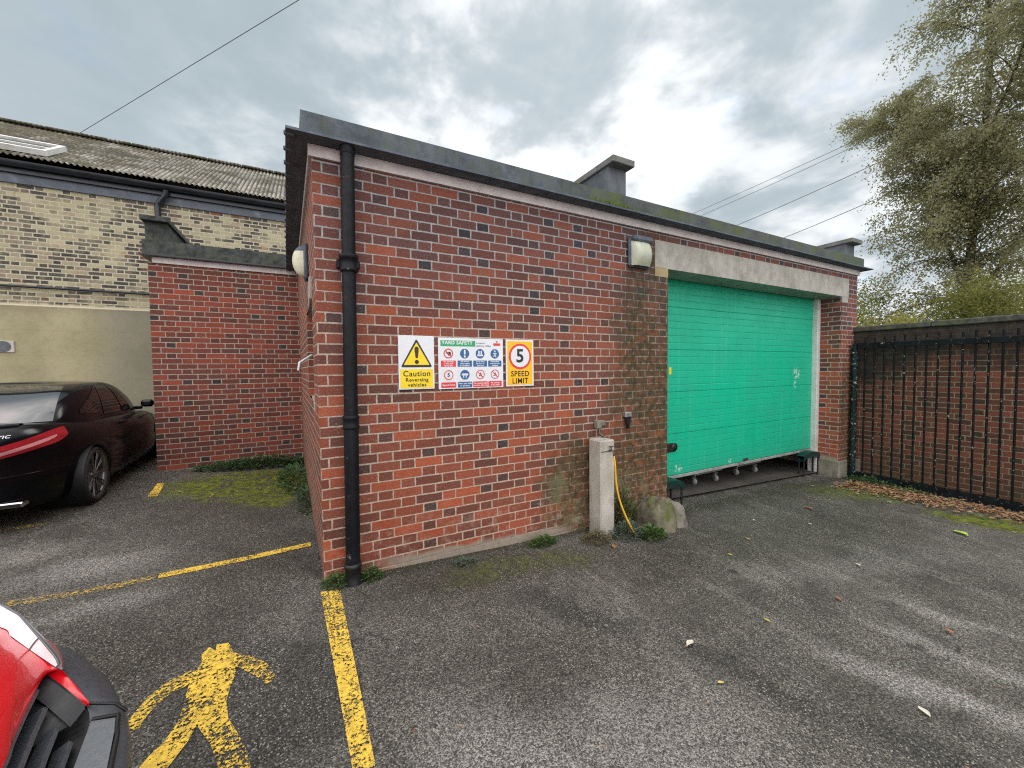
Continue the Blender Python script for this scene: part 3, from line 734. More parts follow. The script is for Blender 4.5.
c = MB(); c.bbox(5.60, 5.72, DY-.012, DY-.001, .058, .09, .002); c.build('lock', M['brass'], gar, do)
fr = MB(); fr.bbox(7.507, 7.597, .285, .40, -.36, 2.56, .005); fr.build('door_frame', M['frame'], gar)
fr = MB(); fr.bbox(3.38, 3.45, .335, .42, -.3, 2.56, .005); fr.build('door_frame', M['frame'], gar)

# small old bracket and grey junction fitting on the wall
ft = empty('wall_fitting', (2.93, 0, .90), 'small dark grey tapered fitting on the brick wall right of the concrete post', 'fitting')
c = MB(); c.bbox(2.885, 2.975, -.05, -.001, .93, .985, .008); c.build('cap', M['steel'], ft)
c = MB(); c.lathe((2.93, -.03, .81), [(.0, 0), (.018, 0), (.024, .06), (.034, .12)], 12); c.build('body', M['dark'], ft)
ft = empty('wall_bracket', (2.57, 0, .87), 'pale weathered pipe bracket on the wall just above the concrete post', 'bracket')
c = MB(); c.bbox(2.49, 2.55, -.07, -.001, .84, .93, .012); c.bbox(2.55, 2.62, -.05, -.001, .86, .92, .012); c.build('plate', M['plinth'], ft)
c = MB(); c.tube([(2.52, -.05, .85), (2.52, -.06, .79), (2.54, -.1, .77)], .014, 8); c.build('pipe_stub', M['brass'], ft)

# ------------------------------------------------------------------ wall lamps
def lamp_front():
    t = empty('wall_lamp', (3.09, 0, 2.68), 'wide bulkhead lamp with a cloudy greenish lens beside the door lintel', 'lamp', 'bulkhead wall lamps')
    c = MB(); c.bbox(2.945, 3.245, -.045, -.001, 2.515, 2.82, .02); c.bbox(2.96, 3.235, -.10, -.03, 2.775, 2.83, .015); c.build('housing', M['slab'], t)
    c = MB(); rows = []
    for i in range(9):
        v = i/8; zz_ = 2.525+.25*v; bul = math.sin(math.pi*(v*.75+.14))
        row = []
        for j in range(13):
            u = -1+j/6; row.append((3.095+.132*u*(1-.04*(1-v)), -.045-.085*bul*(1-abs(u)**4)**.5, zz_))
        rows.append(row)
    c.grid(rows); c.build('lens', M['lens'], t)
def lamp_side():
    y = .88; x = S_(y)
    t = empty('wall_lamp', (x, y, 2.42), 'oval bulkhead lamp with a domed cream lens on the left side wall', 'lamp', 'bulkhead wall lamps')
    c = MB(); c.bbox(x-.035, x-.001, y-.09, y+.09, 2.27, 2.58, .012); c.build('housing', M['slab'], t)
    def dome(v0, v1, mat, nm):
        c = MB(); rows = []
        for i in range(11):
            a = v0+(v1-v0)*i/10; zz_ = 2.43+.135*math.sin(a); q = math.cos(a)
            rows.append([(x-.034-.09*q*max(0, math.cos(b))**.8, y+.075*q**.6*math.sin(b), zz_) for b in [-math.pi/2+math.pi*j/12 for j in range(13)]])
        c.grid(rows); c.build(nm, mat, t)
    dome(-1.5, .62, M['lens2'], 'lens'); dome(.63, 1.5, M['slab'], 'hood')
lamp_front(); lamp_side()

# ------------------------------------------------------------------ signs
def rect(mb, x0, x1, z0, z1, y, r=0.0, n=4):
    if r <= 0: mb.face([(x0, y, z0), (x1, y, z0), (x1, y, z1), (x0, y, z1)]); return
    pts = []
    for cx, cz, a0 in ((x1-r, z0+r, -90), (x1-r, z1-r, 0), (x0+r, z1-r, 90), (x0+r, z0+r, 180)):
        for i in range(n+1): a = R(a0+90*i/n); pts.append((cx+r*math.cos(a), y, cz+r*math.sin(a)))
    mb.face(pts)
def disc(mb, cx, cz, r, y, n=32, sx=1): mb.face([(cx+r*sx*math.cos(2*math.pi*i/n), y, cz+r*math.sin(2*math.pi*i/n)) for i in range(n)])
def ring(mb, cx, cz, r0, r1, y, n=40):
    for i in range(n):
        a, b = 2*math.pi*i/n, 2*math.pi*(i+1)/n
        mb.face([(cx+r0*math.cos(a), y, cz+r0*math.sin(a)), (cx+r1*math.cos(a), y, cz+r1*math.sin(a)), (cx+r1*math.cos(b), y, cz+r1*math.sin(b)), (cx+r0*math.cos(b), y, cz+r0*math.sin(b))])
def bar2(mb, p, q, wd, y):
    dx, dz = q[0]-p[0], q[1]-p[1]; l = math.hypot(dx, dz); nx, nz = -dz/l*wd/2, dx/l*wd/2
    mb.face([(p[0]-nx, y, p[1]-nz), (q[0]-nx, y, q[1]-nz), (q[0]+nx, y, q[1]+nz), (p[0]+nx, y, p[1]+nz)])
def sign_base(name, x0, x1, z0, z1, label):
    t = empty(name, ((x0+x1)/2, 0, (z0+z1)/2), label, 'sign')
    c = MB(); c.bbox(x0, x1, -.014, -.006, z0, z1, .001); c.build('panel', M['sign_white'], t)
    for x in (x0+.02, x1-.02):
        for z_ in (z0+.02, z1-.02): c = MB(); c.bbox(x-.006, x+.006, -.006, .0, z_-.006, z_+.006, .001); c.build('spacer', M['dark'], t)
    return t
Y1, Y2, Y3, Y4 = -.0152, -.0164, -.0176, -.0188
# caution sign
x0, x1, z0, z1 = .560, .843, 1.303, 1.726; cx = (x0+x1)/2
t = sign_base('warning_sign', x0, x1, z0, z1, 'white and yellow warning sign with a black triangle reading Caution Reversing vehicles')
c = MB(); rect(c, x0+.012, x1-.012, z0+.010, z0+.158, Y1, .004)
def tri(mb, cx, zb, h, wd, y, r=.012):
    P = [(cx-wd/2, zb), (cx+wd/2, zb), (cx, zb+h)]; pts = []
    for i in range(3):
        p, a, b = Vector(P[i]), Vector(P[i-1]), Vector(P[(i+1) % 3])
        e0 = p+(a-p).normalized()*r*1.6; e1 = p+(b-p).normalized()*r*1.6
        for q in (e0, (e0+e1)/4+p/2, e1): pts.append((q[0], y, q[1]))
    mb.face(pts)
tri(c, cx, z0+.192, .178, .205, Y2, .004); c.build('yellow_field', M['sign_yellow'], t)
c = MB(); tri(c, cx, z0+.174, .226, .252, Y1, .010)
pts = []
for u, w_ in ((-.0085, 0), (-.016, .055), (-.017, .075), (-.010, .088), (0, .091), (.010, .088), (.017, .075), (.016, .055), (.0085, 0)): pts.append((cx+u, Y3, z0+.246+w_))
c.face(pts[::-1]); disc(c, cx, z0+.216, .0165, Y3)
text_into(c, 'Caution', cx, z0+.122, .062, Y3, bold=.0006)
text_into(c, 'Reversing', cx, z0+.074, .040, Y3, bold=.0006, sx=1.05)
text_into(c, 'vehicles', cx, z0+.034, .040, Y3, bold=.0006, sx=1.05); c.build('lettering', M['sign_black'], t)
# speed limit sign
x0, x1, z0, z1 = 1.495, 1.780, 1.299, 1.716; cx = (x0+x1)/2; cz = z1-.150
t = sign_base('speed_limit_sign', x0, x1, z0, z1, 'amber sign with a red circle reading 5 SPEED LIMIT')
c = MB(); rect(c, x0+.014, x1-.014, z0+.014, z1-.014, Y1, .004); c.build('amber_field', M['sign_amber'], t)
c = MB(); disc(c, cx, cz, .115, Y2, 48); c.build('red_circle', M['sign_red'], t)
c = MB(); disc(c, cx, cz, .096, Y3, 48); c.build('white_disc', M['sign_white'], t)
c = MB(); text_into(c, '5', cx-.002, cz, .165, Y4, bold=.004, sx=1.02)
text_into(c, 'SPEED', cx, z0+.110, .068, Y2, bold=.0012, sx=.95); text_into(c, 'LIMIT', cx, z0+.046, .068, Y2, bold=.0012, sx=.95); c.build('lettering', M['sign_black'], t)
# yard safety board
x0, x1, z0, z1 = .878, 1.466, 1.296, 1.716
t = sign_base('yard_safety_sign', x0, x1, z0, z1, 'wide white board with eight small red and blue safety symbols between the two yellow signs')
W_, H_ = x1-x0, z1-z0
c = MB(); rect(c, x0+.020, x0+.325, z1-.068, z1-.020, Y1); c.build('green_header', M['sign_green'], t)
wt = MB(); text_into(wt, 'YARD SAFETY', x0+.030, z1-.040, .040, Y2, 'LEFT', .0012)
bl = MB(); text_into(bl, 'Location:', x0+.335, z1-.038, .020, Y2, 'LEFT'); text_into(bl, 'Delivery Office', x0+.335, z1-.062, .020, Y2, 'LEFT')
rd = MB(); be = MB()
rect(rd, x0+.495, x0+.560, z1-.058, z1-.036, Y1, .004); disc(rd, x0+.528, z1-.024, .008, Y1)
cxs = [x0+.085, x0+.228, x0+.368, x0+.507]
rA = z1-.128; rB = z1-.305
def cap(mb, i, zc, h, lines, size=.0155, wds=.128):
    rect(mb, cxs[i]-wds/2, cxs[i]+wds/2, zc-h/2, zc+h/2, Y1, .004)
    n = len(lines)
    for j, s_t in enumerate(lines): text_into(wt, s_t, cxs[i], zc+(n-1)*size*.55-j*size*1.1, size, Y2, bold=.0006)
# row one
ring(rd, cxs[0], rA, .032, .040, Y2); bar2(rd, (cxs[0]-.024, rA+.024), (cxs[0]+.024, rA-.024), .008, Y2)
disc(bl, cxs[0]+.008, rA-.002, .016, Y1); bar2(bl, (cxs[0]-.022, rA+.004), (cxs[0], rA+.004), .008, Y1)
for i in (1, 2, 3): disc(be, cxs[i], rA, .041, Y1)
bar2(wt, (cxs[1], rA-.008), (cxs[1], rA+.032), .014, Y2); disc(wt, cxs[1], rA-.024, .009, Y2)
for u in (-.010, .010): bar2(wt, (cxs[2]+u, rA-.004), (cxs[2]+u*1.2, rA+.026), .012, Y2)
bar2(wt, (cxs[2]-.026, rA-.014), (cxs[2]+.026, rA-.014), .014, Y2)
disc(wt, cxs[3], rA+.024, .007, Y2); bar2(wt, (cxs[3], rA-.004), (cxs[3], rA+.018), .013, Y2)
for u in (-.012, .012): bar2(wt, (cxs[3], rA-.004), (cxs[3]+u, rA-.028), .007, Y2); bar2(wt, (cxs[3], rA+.014), (cxs[3]+u*1.3, rA-.002), .006, Y2)
cap(rd, 0, z1-.212, .052, ['No smoking', 'in this yard', 'at any time']); cap(be, 1, z1-.212, .052, ['All drivers', 'must report', 'to reception'])
cap(be, 2, z1-.212, .052, ['Hi-vis must', 'be worn in', 'this area']); cap(be, 3, z1-.212, .052, ['Pedestrians', 'must use the', 'walkway'])
# row two
ring(rd, cxs[0], rB, .033, .040, Y2); text_into(bl, '5', cxs[0], rB, .045, Y2, bold=.001)
disc(be, cxs[1], rB, .041, Y1); bar2(wt, (cxs[1]-.028, rB+.002), (cxs[1]+.028, rB+.002), .016, Y2)
for u in (-.012, .010): bar2(wt, (cxs[1]+u, rB-.006), (cxs[1]+u, rB-.026), .008, Y2)
for i in (2, 3):
    ring(rd, cxs[i], rB, .034, .040, Y2); bar2(rd, (cxs[i]-.024, rB+.024), (cxs[i]+.024, rB-.024), .006, Y2)
    disc(bl, cxs[i]+.003, rB+.010, .006, Y1); bar2(bl, (cxs[i]-.014, rB-.012), (cxs[i]+.014, rB-.002), .007, Y1); bar2(bl, (cxs[i]-.008, rB+.006), (cxs[i]+.016, rB-.020), .005, Y1)
cap(rd, 0, z1-.388, .044, ['Speed limit'], .022); cap(be, 1, z1-.388, .048, ['Wear seat belts', 'at all times'], .017)
cap(rd, 2, z1-.388, .048, ['No unauthorised', 'persons allowed'], .0155, .134); cap(rd, 3, z1-.388, .048, ['No parking', 'at any time'], .0165)
wt.build('white_lettering', M['sign_white'], t); bl.build('black_lettering', M['sign_black'], t); rd.build('red_symbols', M['sign_red'], t); be.build('blue_symbols', M['sign_blue'], t)

# ------------------------------------------------------------------ concrete post, tap, hose
t = empty('concrete_post', (2.47, -.14, G(2.47, -.14)), 'square pale concrete post with a tap standing against the brick wall', 'post')
c = MB(); c.bbox(2.385, 2.560, -.235, -.055, -.45, .758, .010); po = c.build('shaft', M['post'], t)
c = MB(); c.tube([(2.49, -.236, .66), (2.49, -.275, .665), (2.495, -.29, .65), (2.497, -.292, .615)], .010, 8); c.tube([(2.49, -.262, .66), (2.49, -.262, .70)], .006, 6); c.tube([(2.465, -.262, .702), (2.515, -.262, .702)], .006, 6)
c.bbox(2.387, 2.558, -.2385, -.2355, .648, .656, .0008); c.build('tap', M['brass'], t)
c = MB()
pth = [(2.497, -.292, .615), (2.505, -.30, .52), (2.52, -.295, .38), (2.54, -.30, .25), (2.575, -.315, .12), (2.62, -.335, .0), (2.67, -.35, -.10), (2.71, -.36, -.175)]
def smoothpath(p, n=6):
    out = []
    P = [Vector(q) for q in p]
    for i in range(len(P)-1):
        a, b, c_, d_ = P[max(i-1, 0)], P[i], P[i+1], P[min(i+2, len(P)-1)]
        for j in range(n):
            t_ = j/n; out.append(.5*((2*b)+(c_-a)*t_+(2*a-5*b+4*c_-d_)*t_*t_+(3*b-a-3*c_+d_)*t_**3))
    out.append(P[-1]); return out
c.tube(smoothpath(pth), .0085, 8); o = c.build('garden_hose', M['hose']); tag(o, 'yellow hose hanging from the tap on the concrete post down into the weeds', 'hose')

# guard stones at the foot of the door jamb
def lump(cx, cy, cz, ax, ay, az, seed, n=34, flat=.0, p=2.6):
    c = MB(); rows = []; rnd = random.Random(seed); ph = [rnd.uniform(0, 6) for _ in range(6)]
    for i in range(n//2+1):
        th = math.pi/2*i/(n//2); row = []
        for j in range(n):
            f = 2*math.pi*j/n
            def se(v, e): return math.copysign(abs(v)**e, v)
            e = 2/p
            x = se(math.cos(f), e)*se(math.cos(th), e); y = se(math.sin(f), e)*se(math.cos(th), e); z_ = se(math.sin(th), e)
            d_ = 1+.07*math.sin(3*f+ph[0]+th*2)+.05*math.sin(5*f+ph[1]-th*3)+.035*math.sin(9*f+ph[2]+th*7)+rnd.uniform(-.028, .028)
            row.append((cx+ax*x*d_, cy+ay*y*d_, cz+az*z_*d_))
        rows.append(row)
    c.grid(rows, 0, True, True); return c
t = empty('guard_stone', (3.25, -.2, G(3.25, -.2)), 'rounded mossy stone block guarding the left jamb of the green door', 'stone')
weld(lump(3.17, -.19, -.32, .185, .23, .37, 3).build('stone', M['stoneA'], t)); weld(lump(3.37, -.17, -.33, .14, .22, .33, 5).build('broken_end', M['stoneB'], t))

# low benches and trolley castors under the door
def bench(name, x0, x1, y0, y1, zt, label):
    t = empty(name, ((x0+x1)/2, (y0+y1)/2, G((x0+x1)/2, (y0+y1)/2)), label, 'bench', 'low green benches in the doorway')
    c = MB(); pts = [(x0+(x1-x0)*i/10, zt-.05*abs(i/5-1)**3) for i in range(11)]
    c.grid([[(x, y, z_) for x, z_ in pts] for y in (y0, y1)]); c.grid([[(x, y0, z_-(.0 if a == 0 else .085)) for x, z_ in pts] for a in (1, 0)]); c.grid([[(x, y1, z_-(.0 if a == 0 else .085)) for x, z_ in pts] for a in (0, 1)])
    c.grid([[(x, y, z_-.085) for x, z_ in pts] for y in (y1, y0)])
    c.build('seat', M['benchgreen'], t)
    for x in (x0+.03, x1-.03):
        for y in (y0+.02, y1-.02):
            l = MB(); l.tube([(x, y, zt-.09), (x, y, G(x, y)+.0)], .012, 8); l.build('leg', M['dark'], t)
bench('low_bench', 3.60, 4.00, .10, .30, .085, 'low dark green bench with thin black legs beside the mossy guard stone')
bench('low_bench', 7.02, 7.52, .22, .33, .03, 'low dark green bench with thin black legs beside the white door frame')
def castor(x, y, root, par):
    g = G(x, y)+.036
    c = MB(); c.lathe((x-.012, y, g+.05), [(0, 0), (.05, 0), (.05, .024), (0, .024)], 16, axis=0); o = c.build('castor', M['castorwheel'], root, par)
    c = MB(); c.bbox(x-.022, x-.017, y-.02, y+.02, g+.04, g+.13, .002); c.bbox(x+.017, x+.022, y-.02, y+.02, g+.04, g+.13, .002); c.bbox(x-.03, x+.03, y-.03, y+.03, g+.13, g+.14, .002); c.build('fork', M['steel'], root, o)
def trolley(x0, x1, y0, y1, label):
    g = G((x0+x1)/2, (y0+y1)/2)
    t = empty('roll_cage', ((x0+x1)/2, (y0+y1)/2, g), label, 'trolley', 'roll cages parked behind the door')
    c = MB(); c.bbox(x0, x1, y0, y1, g+.19, g+.225, .004); c.build('deck', M['steel'], t)
    c = MB()
    for x in (x0+.02, x1-.02):
        for y in (y0+.02, y1-.02): c.tube([(x, y, g+.22), (x, y, g+1.6)], .012, 6)
    for z_ in (.6, 1.1, 1.58):
        for x in (x0+.02, x1-.02): c.tube([(x, y0+.02, g+z_), (x, y1-.02, g+z_)], .008, 6)
    c.build('cage_frame', M['steel'], t)
    for x in (x0+.07, x1-.07):
        for y in (y0+.07, y1-.07): castor(x, y, t, None)
trolley(4.72, 5.34, .50, 1.2, 'steel roll cage on grey castors behind the door, nearer the mossy guard stone')
trolley(5.86, 6.50, .60, 1.3, 'steel roll cage on grey castors behind the door, farther from the mossy guard stone')

# ------------------------------------------------------------------ boundary wall and railing
bwall = empty('boundary_wall', (8.2, -2, G(8.2, -2)), 'soot stained red brick boundary wall with a concrete coping behind the railing', 'wall')
c = MB(); c.prism([(8.05, -9), (8.35, -9), (8.35, -.002), (8.05, -.002)], -1.1, 2.0)
o = c.build('brickwork', M['brick_bound'], bwall)
ul = o.data.uv_layers['m'].data
for p in o.data.polygons:
    if p.normal.x < -.9:
        for li, vi in zip(p.loop_indices, p.vertices):
            v = o.data.vertices[vi].co+Vector(bwall.location); ul[li].uv = (-v.y, v.z)
c = MB(); y = -.005
while y > -9:
    c.bbox(8.01, 8.40, y-.905, y, 2.002, 2.085+random.uniform(-.003, .003), .012); y -= .91
c.build('coping', M['coping'], bwall)
c = MB(); c.bbox(8.0, 8.049, -.13, -.004, -.6, -.11, .01); c.build('padstone', M['plinth'], bwall)
rl = empty('railing', (7.9, -1.5, G(7.9, -1.5)), 'black metal railing with flaking paint in front of the boundary wall', 'railing')
c = MB(); c.tube([(7.91, -.065, -.5), (7.91, -.065, 1.795)], .042, 14); c.build('post', M['postpaint'], rl)
c = MB(); c.bbox(7.87, 7.93, -4.6, -.11, 1.72, 1.81, .006); c.build('top_rail', M['railpaint'], rl)
c = MB()
c.prism([(7.86, -4.6), (7.96, -4.6), (7.96, -.02), (7.86, -.02)], [-.6, -.6, -.6, -.6], [G(7.9, -4.6)+.135, G(7.9, -4.6)+.135, G(7.9, 0)+.10, G(7.9, 0)+.10])
c.build('bottom_beam', M['railpaint'], rl)
y = -.205; i = 0
while y > -4.55:
    top = 1.90+random.uniform(-.01, .01); dx = random.uniform(-.004, .004)
    c = MB(); c.tube([(7.90+dx, y+dx, G(7.9, y)+.09), (7.90, y, 1.0), (7.90, y, top)], .0120, 7); c.build('bar', M['railpaint'], rl); y -= .1175; i += 1

# ------------------------------------------------------------------ stock brick warehouse behind
wh = empty('stock_brick_warehouse', (-6, 7, G(-6, 7)), 'old yellow and black stock brick warehouse with a lichen covered corrugated roof', 'building')
c = MB(); c.prism([(-26, 7.0), (1.2, 7.0), (1.2, 15.0), (-26, 15.0)], -.5, 4.76)
o = c.build('wall', M['brick_yel'], wh)
c = MB(); c.box(-26, -1.0, 6.955, 7.0, -.5, 2.645); c.build('rendered_base', M['render'], wh)
c = MB(); c.box(-26, 1.2, 6.96, 7.0, 4.745, 4.90); c.build('fascia', M['bluegrey'], wh)
c = MB(); c.box(-26, 1.2, 6.90, 7.0, 4.902, 5.10); c.build('fascia', M['gutter'], wh)
# half round gutter
c = MB(); gx = []
for a in range(0, 181, 20): gx.append((6.83+.075*math.cos(R(180+a)), 5.06+.085*math.sin(R(180+a))))
c.grid([[(x, y, z_) for y, z_ in gx] for x in (-26, -18, -10, -5, 1.2)]); c.grid([[(x, y+(.004 if y > 6.83 else -.004)*-1, z_+.003) for y, z_ in gx][::-1] for x in (-26, -10, 1.2)])
go = c.build('gutter', M['gutter'], wh)
c = MB(); c.tube(smoothpath([(-2.35, 6.84, 4.98), (-2.36, 6.86, 4.90), (-2.46, 6.90, 4.76), (-2.50, 6.92, 4.66), (-2.50, 6.92, 4.3), (-2.50, 6.92, 2.0), (-2.50, 6.92, 0.2)], 4), .048, 10)
c.build('downpipe', M['gutter'], wh)
c = MB(); c.tube([(-26, 6.95, 2.99), (-6, 6.95, 2.98), (-2.0, 6.95, 2.975)], .022, 8); c.build('wall_pipe', M['gutter'], wh)
# corrugated roof
c = MB(); xs_ = []; x = -16.0; step = .08/6
while x < 1.3: xs_.append(x); x += step
TP = .60; rows = []
lap = [(6.74, 0.0), (8.2, 0.0), (8.2, .012), (9.75, .012)]
for (y, l) in lap[::-1]:
    rows.append([(x, y, 5.125+(y-6.74)*TP-l*1.3+.012+.017*math.cos(2*math.pi*x/.08)) for x in xs_])
c.grid(rows)
k = NT('corrugated_cement_roof'); p = k.pos()
n1 = k.noise(p, 2.2, 6, .7); n2 = k.noise(p, 17, 5, .75)
cc_ = k.mix(k.mr(n2, .35, .65), (.16, .15, .13), (.42, .40, .35))
cc_ = k.mix(k.mr(k.ma('ADD', n1, k.mr(k.xyz(p)[0], -2, -6, 0, .12)), .42, .6, 0, .85), cc_, k.mix(k.mr(k.noise(p, 9, 5, .7), .4, .6), (.035, .034, .02), (.10, .088, .04)))
sx = k.xyz(p)[0]; cor = k.ma('COSINE', k.ma('MULTIPLY', sx, 2*math.pi/.08))
cc_ = k.mix(k.mr(cor, .1, -.9, 0, .75), cc_, (.05, .047, .035))          # valleys coloured darker than the ridges
k.bump(n2, .5, .01); M['roofsheet'] = k.fin(cc_, .95, 0, .2)
rfo = c.build('roof', M['roofsheet'], wh)
c = MB(); c.grid([[(-26, y, z_), (-15.9, y, z_)] for y, z_ in ((9.8, 6.95), (6.74, 5.13))]); c.grid([[(x, 9.78, 6.96), (x, 15.0, 5.0)] for x in (1.3, -26)], smooth=False)
for i in range(24): c.bbox(-16+i*.73, -16+i*.73+.72, 9.66, 9.9, 6.955-.02, 6.985, .015)
c.build('roof_ridge', M['roofsheet'], wh, rfo)
# skylight lying on the roof
def onroof(x, y, h): n_ = Vector((0, -TP, 1)).normalized(); return Vector((x, y, 5.125+(y-6.74)*TP+.03))+n_*h
def slopebox(mb, x0, x1, y0, y1, h0, h1):
    P = [onroof(x, y, h) for h in (h0, h1) for x, y in ((x0, y0), (x1, y0), (x1, y1), (x0, y1))]
    for f in ((0, 1, 5, 4), (1, 2, 6, 5), (2, 3, 7, 6), (3, 0, 4, 7), (4, 5, 6, 7), (3, 2, 1, 0)): mb.face([P[i] for i in f])
c = MB(); X1 = -3.98
slopebox(c, -6.4, X1, 6.95, 7.02, 0, .09); slopebox(c, -6.4, X1, 7.60, 7.67, 0, .09); slopebox(c, X1-.06, X1, 7.021, 7.60, 0, .09); slopebox(c, -6.4, -6.34, 7.021, 7.60, 0, .09); slopebox(c, -6.339, X1-.061, 7.28, 7.32, .02, .08)
so_ = c.build('skylight', M['frame'], wh, rfo)
c = MB(); slopebox(c, -6.33, X1-.062, 7.022, 7.279, .03, .05); slopebox(c, -6.33, X1-.062, 7.321, 7.598, .03, .05); c.build('skylight_pane', M['carglass'], wh, rfo)
c = MB(); c.bbox(-4.76, -4.50, 6.935, 6.954, 1.83, 2.03, .006); vo = c.build('vent', M['post'], wh)
c = MB(); disc(c, -4.63, 1.93, .095, 6.931, 20)
c.build('vent_mesh', M['parapet'], wh, vo)
# cables
def cable(name, p, q, sag, r, label, grp=None):
    c = MB(); P, Q = Vector(p), Vector(q); n = 20
    c.tube([P.lerp(Q, i/n)-Vector((0, 0, sag*4*(i/n)*(1-i/n))) for i in range(n+1)], r, 5)
    o = c.build(name, M['cable']); tag(o, label, 'cable', grp); return o
cable('overhead_cable', (-4.486, 9.7, 6.99), (5.39, -1.63, 8.46), 0, .006, 'single overhead cable rising from the corrugated roof ridge')
CB = [((13.55, 9.34), (-2.4, 10.07), 'highest of the overhead cables reaching into the birch tree'),
      ((12.4, 9.05), (-1.9, 9.96), 'second highest of the overhead cables reaching into the birch tree'),
      ((10.2, 7.90), (-.2, 9.06), 'second lowest of the overhead cables reaching into the birch tree'),
      ((7.51, 6.71), (.1, 7.98), 'lowest of the overhead cables reaching into the birch tree')]
for i, (a, b, l) in enumerate(CB): cable('overhead_cable', (18, *a), (18, *b), .12, .010 if i < 2 else .013, l, 'overhead cables right of the garage roof')

# ------------------------------------------------------------------ painted markings
def flat_sheet(name, polys, mat, label, sub=.05, dz=.006, cat='road marking', group=None):
    c = MB()
    for poly in polys:
        import mathutils.geometry as mg
        P = [Vector((x, y, 0)) for x, y in poly]
        for t3 in mg.tessellate_polygon([P]): c.face([(P[i].x, P[i].y, 0) for i in t3])
    o = c.build(name, mat)
    import bmesh
    bm = bmesh.new(); bm.from_mesh(o.data); bmesh.ops.remove_doubles(bm, verts=bm.verts, dist=1e-5)
    for v in bm.verts: pass
    bmesh.ops.subdivide_edges(bm, edges=bm.edges, cuts=4, use_grid_fill=True)
    for v in bm.verts:
        x, y = v.co.x, v.co.y
        v.co.z = G(x, y)+.008*math.sin(x*2.1+y)*math.sin(y*1.7)+dz
    bmesh.ops.recalc_face_normals(bm, faces=bm.faces)
    for f in bm.faces:
        if f.normal.z < 0: f.normal_flip()
    bm.to_mesh(o.data); bm.free()
    tag(o, label, cat, group); return o
torso = [(-.605, -.516), (-.591, -.473), (-.552, -.525), (-.552, -.465), (-.51, -.477), (-.475, -.569), (-.428, -.624), (-.377, -.648), (-.316, -.732), (-.276, -.81), (-.263, -.88), (-.288, -.888), (-.317, -.833), (-.375, -.756), (-.438, -.689), (-.446, -.758), (-.455, -.834), (-.458, -.927), (-.435, -1.035), (-.395, -1.122), (-.351, -1.226), (-.325, -1.318), (-.30, -1.50), (-.28, -1.62), (-.36, -1.62), (-.39, -1.45), (-.413, -1.275), (-.464, -1.137), (-.508, -1.057), (-.544, -1.008), (-.565, -1.088), (-.60, -1.17), (-.64, -1.28), (-.72, -1.42), (-.80, -1.50), (-.84, -1.44), (-.76, -1.32), (-.70, -1.18), (-.67, -1.106), (-.63, -1.042), (-.607, -.967), (-.607, -.872), (-.615, -.757), (-.609, -.672), (-.593, -.585)]
arm = [(-.784, -.917), (-.802, -.878), (-.781, -.811), (-.759, -.739), (-.721, -.687), (-.668, -.651), (-.618, -.633), (-.612, -.70), (-.644, -.731), (-.692, -.746), (-.729, -.802), (-.755, -.857), (-.763, -.922)]
def fatten(poly, d):
    n = len(poly); ar = sum(poly[i][0]*poly[(i+1) % n][1]-poly[(i+1) % n][0]*poly[i][1] for i in range(n)); sg = 1 if ar > 0 else -1; out = []
    for i in range(n):
        ax, ay = poly[i-1]; bx, by = poly[(i+1) % n]; tx, ty = bx-ax, by-ay; l = math.hypot(tx, ty) or 1
        out.append((poly[i][0]+sg*ty/l*d, poly[i][1]-sg*tx/l*d))
    return out
torso = fatten(torso, .009); arm = fatten(arm, .012)
flat_sheet('pedestrian_marking', [torso, arm], M['mark_man'], 'yellow painted walking figure on the tarmac, worn by wheels', cat='road marking')
flat_sheet('bay_line', [[(-.03, -.13), (.093, -.15), (.104, -.8), (.118, -1.53), (.135, -2.6), (.04, -2.6), (.035, -1.487), (.002, -.8)]], M['mark_line'], 'thick yellow line running from the drainpipe foot towards the viewer')
flat_sheet('bay_line', [[(-.08, .735), (-.075, .655), (-.5, .60), (-1.06, .545), (-1.07, .625), (-.5, .68)]], M['mark_line'], 'thin yellow line meeting the foot of the left side wall')
flat_sheet('bay_line', [[(-1.08, .62), (-1.08, .55), (-1.26, .50), (-1.45, .49), (-1.78, .49), (-1.80, .57), (-1.4, .57)]], M['mark_faded'], 'faded broken end of the yellow line, left of the walking figure')
flat_sheet('bay_line', [[(-1.69, 2.70), (-1.60, 2.68), (-1.675, 3.26), (-1.752, 3.28)]], M['mark_line'], 'short yellow dash by the foot of the annex corner')
flat_sheet('bay_line', [[(-2.6, 2.04), (-2.26, 2.07), (-2.24, 2.15), (-2.9, 2.12), (-3.3, 2.05), (-3.3, 1.98)]], M['mark_faded'], 'faded yellow line on the tarmac behind the black car')

